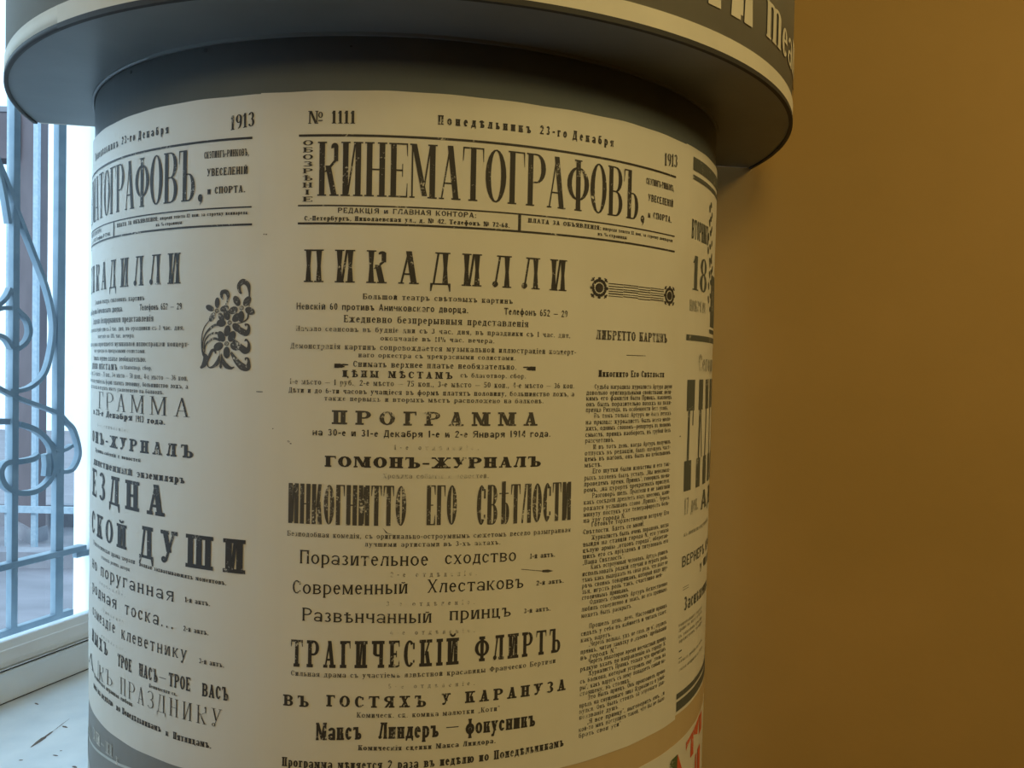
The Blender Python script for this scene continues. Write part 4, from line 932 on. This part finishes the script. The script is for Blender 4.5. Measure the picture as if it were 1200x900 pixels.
# flower ornament, drawn from measured points
fx = lambda x, y: (-.2063 + (x - 75) * .0001642, 1.5893 - (y - 70) * .0001371)
p = Print(OL)
def petals(cx, cy, n, a0, ln, wd, skip=()):
    for i in range(n):
        if i in skip: continue
        a = math.radians(a0 + 360 * i / n); x, y = cx + ln * math.cos(a), cy - ln * math.sin(a)
        q = fx(x, y); p.ell(q[0], q[1], ln * .60 * .000155, wd * .000150, a, 14)
    for i in range(10):
        a = 2 * PI * i / 10; q = fx(cx + 15 * math.cos(a), cy - 15 * math.sin(a)); p.ell(q[0], q[1], .00085, .0007, a, 6)
    q = fx(cx, cy); p.ell(q[0], q[1], .0007, .0007, 0, 6)
petals(222, 318, 5, 88, 68, 24); petals(430, 295, 5, 52, 72, 29); petals(332, 420, 5, 110, 72, 30); petals(308, 598, 5, 55, 76, 32)
def stroke(pts, ws):
    m = len(pts); P = []; Q = []
    for i in range(m - 1):
        p0 = pts[max(0, i - 1)]; p1 = pts[i]; p2 = pts[i + 1]; p3 = pts[min(m - 1, i + 2)]
        for k in range(6):
            u = k / 6
            P.append(tuple(0.5 * (2 * p1[a] + (p2[a] - p0[a]) * u + (2 * p0[a] - 5 * p1[a] + 4 * p2[a] - p3[a]) * u * u + (3 * p1[a] - p0[a] - 3 * p2[a] + p3[a]) * u ** 3) for a in (0, 1))); Q.append(ws[i] + (ws[i + 1] - ws[i]) * u)
    P.append(pts[-1]); Q.append(ws[-1]); E = []
    for i in range(len(P)):
        a = P[max(0, i - 1)]; c = P[min(len(P) - 1, i + 1)]; dx, dy = c[0] - a[0], c[1] - a[1]; l = math.hypot(dx, dy) or 1
        w = Q[i] / 2; E.append((fx(P[i][0] - dy / l * w, P[i][1] + dx / l * w), fx(P[i][0] + dy / l * w, P[i][1] - dx / l * w)))
    for i in range(len(E) - 1): p.poly([E[i][0], E[i][1], E[i + 1][1], E[i + 1][0]])
stroke([(428, 175), (412, 150), (408, 105), (440, 72), (480, 100), (492, 170), (490, 235), (492, 285)], [14, 26, 34, 48, 34, 14, 8, 5])
stroke([(275, 222), (262, 195), (268, 160), (300, 158), (318, 190), (312, 235), (296, 268)], [10, 24, 34, 38, 28, 14, 6])
stroke([(486, 345), (478, 385), (440, 415), (398, 425)], [14, 14, 10, 6])
stroke([(160, 395), (115, 450), (90, 520), (85, 600), (98, 680), (125, 720), (110, 780), (78, 812)], [5, 8, 9, 10, 18, 50, 44, 14])
stroke([(235, 432), (180, 455), (125, 510), (98, 580), (95, 640)], [26, 22, 14, 10, 8])
stroke([(250, 515), (200, 508), (150, 530), (115, 580), (108, 650)], [22, 18, 14, 10, 10])
stroke([(255, 572), (200, 555), (150, 580), (120, 620), (112, 680)], [22, 20, 16, 10, 10])
stroke([(212, 685), (205, 655), (180, 660), (160, 700), (140, 760), (150, 800), (185, 800), (225, 765), (245, 700)], [12, 22, 26, 26, 12, 10, 20, 36, 6])
stroke([(245, 660), (247, 700), (250, 750), (252, 772)], [4, 5, 5, 6]); stroke([(262, 680), (260, 740), (258, 770), (258, 795), (258, 812)], [4, 8, 16, 26, 6])
stroke([(262, 690), (275, 745), (310, 790), (350, 806), (375, 795)], [6, 34, 42, 22, 6])
stroke([(385, 455), (430, 490), (470, 505), (490, 480), (488, 440), (462, 432), (470, 450)], [40, 54, 54, 28, 16, 14, 6])
stroke([(365, 570), (420, 620), (465, 655), (490, 640), (492, 590), (470, 562), (460, 578)], [28, 52, 60, 34, 16, 16, 6])
stroke([(345, 670), (390, 740), (440, 790), (482, 800), (494, 760), (488, 722), (468, 720), (468, 738)], [14, 44, 60, 50, 26, 16, 14, 6])
p.out('flower_ornament', INKS[1], left)

# right bill
right = empty('poster', wrap(.6, 1.4)); right['label'] = 'pale bill with dark frame bands, pasted on the right edge of the column'
right['category'] = 'poster'
sheet('paper_sheet', M['paper'], right, .4660, .8600, 1.0130, 1.8060, .0010)
OR = .0015
for s_, z0_, z1_ in ((.4875, 1.7745, 1.7928), (.4875, 1.7618, 1.7682), (.4780, 1.5378, 1.5460), (.4760, 1.0348, 1.0428), (.4760, 1.0174, 1.0312)):
    p = Print(OR); p.rect(s_, z0_, .86, z1_); p.out('frame_band', INKS[3], right, -.66, .87)
lines(right, ROWS['right'], OR, 0, .4)
p = Print(OR)                     # tall elongated letters: thick heads and feet, thin waists
def tall(x, w, wt, foot=True):
    p.rect(x, 1.439, x + w, 1.4828); p.poly([(x + w * .15, 1.369), (x + w * .15 + wt, 1.369), (x + w * .2 + wt, 1.439), (x + w * .2, 1.439)]); p.rect(x - .004, 1.3265, x + w * .75, 1.3690)
tall(.4855, .029, .007)
p.rect(.5085, 1.418, .5120, 1.440)
tall(.534, .022, .0065); p.poly([(.556, 1.369), (.560, 1.369), (.548, 1.439), (.544, 1.439)])
tall(.574, .024, .0065); tall(.612, .024, .0065); tall(.65, .026, .0065)
p.out('headline', INKS[3], right, -.66, .87)
p = Print(OR)                     # dark figure ornament at the edge
for z0, z1, a, w in ((1.70, 1.742, .572, .020), (1.66, 1.70, .566, .030), (1.628, 1.66, .580, .026), (1.588, 1.628, .574, .034)):
    for i in range(7):
        u = i / 6; p.ell(a + w * (.5 + .5 * math.sin(i * 2.1)), z0 + (z1 - z0) * u, .0062, .0042, i, 8)
p.rect(.596, 1.562, .66, 1.640); p.rect(.590, 1.552, .66, 1.558)
p.out('figure_ornament', INKS[3], right, -.66, .87)
for q_ in ((.4885, 1.1895, .5105, 1.1903), (.4885, 1.1862, .5105, 1.1870), (.4790, 1.1010, .4890, 1.1030), (.4790, 1.0915, .4890, 1.0928)):
    p = Print(OR); p.rect(*q_); p.out('ruled_line', INKS[3], right)

# older bills showing below
low = empty('poster', wrap(-.4, .8)); low['label'] = 'grey-brown older bill showing below the left cinema bill'; low['category'] = 'poster'
sheet('paper_sheet', M['paper_grey'], low, -.690, -.0400, .55, 1.0100, .0002)
OW = .0007
p = Print(OW); n = 30
for z_, zt, w in ((.9425, .0235, .0035),):
    for i in range(n):
        a = -.66 + .34 * i / n; c = -.66 + .34 * (i + 1) / n; za = .943 + (a + .55) * .13; zc = .943 + (c + .55) * .13
        p.poly([(a, za), (c, zc), (c, zc + .0036), (a, za + .0036)])
for i in range(16): 
    a = -.69 + .24 * i / 16; c = -.69 + .24 * (i + 1) / 16; p.poly([(a, .6), (c, .6), (c, .931 - (c + .55) * .35), (a, .931 - (a + .55) * .35)])
p.out('pale_stripe', M['white_ink'], low, -.70)
p = Print(OW); p.text(-.470, .9660, -.382, .9705, .0160, 'Ш-Н', 'bold'); p.text(-.372, .9665, -.362, .9665, .015, 'г', 'bold'); p.text(-.53, .955, -.485, .958, .012, 'КІН', 'bold')
p.out('text_line', INKS[4], low)
low2 = empty('poster', wrap(.5, .8)); low2['label'] = 'tan and cream older bill with orange-red letters showing below at the right'; low2['category'] = 'poster'
sheet('paper_sheet', M['paper_tan'], low2, -.0380, .8600, .9700, 1.0190, .0003)
sheet('lower_sheet', M['paper'], low2, -.0380, .8600, .55, .9720, .0006)
OW = .0011
p = Print(OW)
p.poly([(.5177, .9468), (.5250, .9520), (.5400, .9570), (.5400, .9625), (.5177, .9590)])
p.poly([(.5390, .9280), (.5560, .9280), (.5530, .9640), (.5420, .9625)]); p.poly([(.5560, .9560), (.5800, .9480), (.5960, .9700), (.5960, .9715), (.5530, .9640)])
p.rect(.5960, .9400, .6200, .9700)
p.poly([(.4848, .9552), (.4780, .9180), (.5080, .9180)]); p.rect(.5690, .860, .5790, .920); p.rect(.5860, .860, .6080, .922)
p.out('red_letters', M['red'], low2)
p = Print(OW); p.poly([(.4590, .9500), (.4680, .9420), (.4830, .9300), (.4840, .9550)]); p.poly([(.4545, .9180), (.4565, .9180), (.4620, .9480), (.4600, .9490)]); p.poly([(.4690, .9180), (.4715, .9180), (.4640, .9480), (.4630, .9480)])
p.poly([(.4590, .9500), (.4640, .9540), (.4840, .9552), (.4680, .9420)])
p.out('green_letters', M['green'], low2)
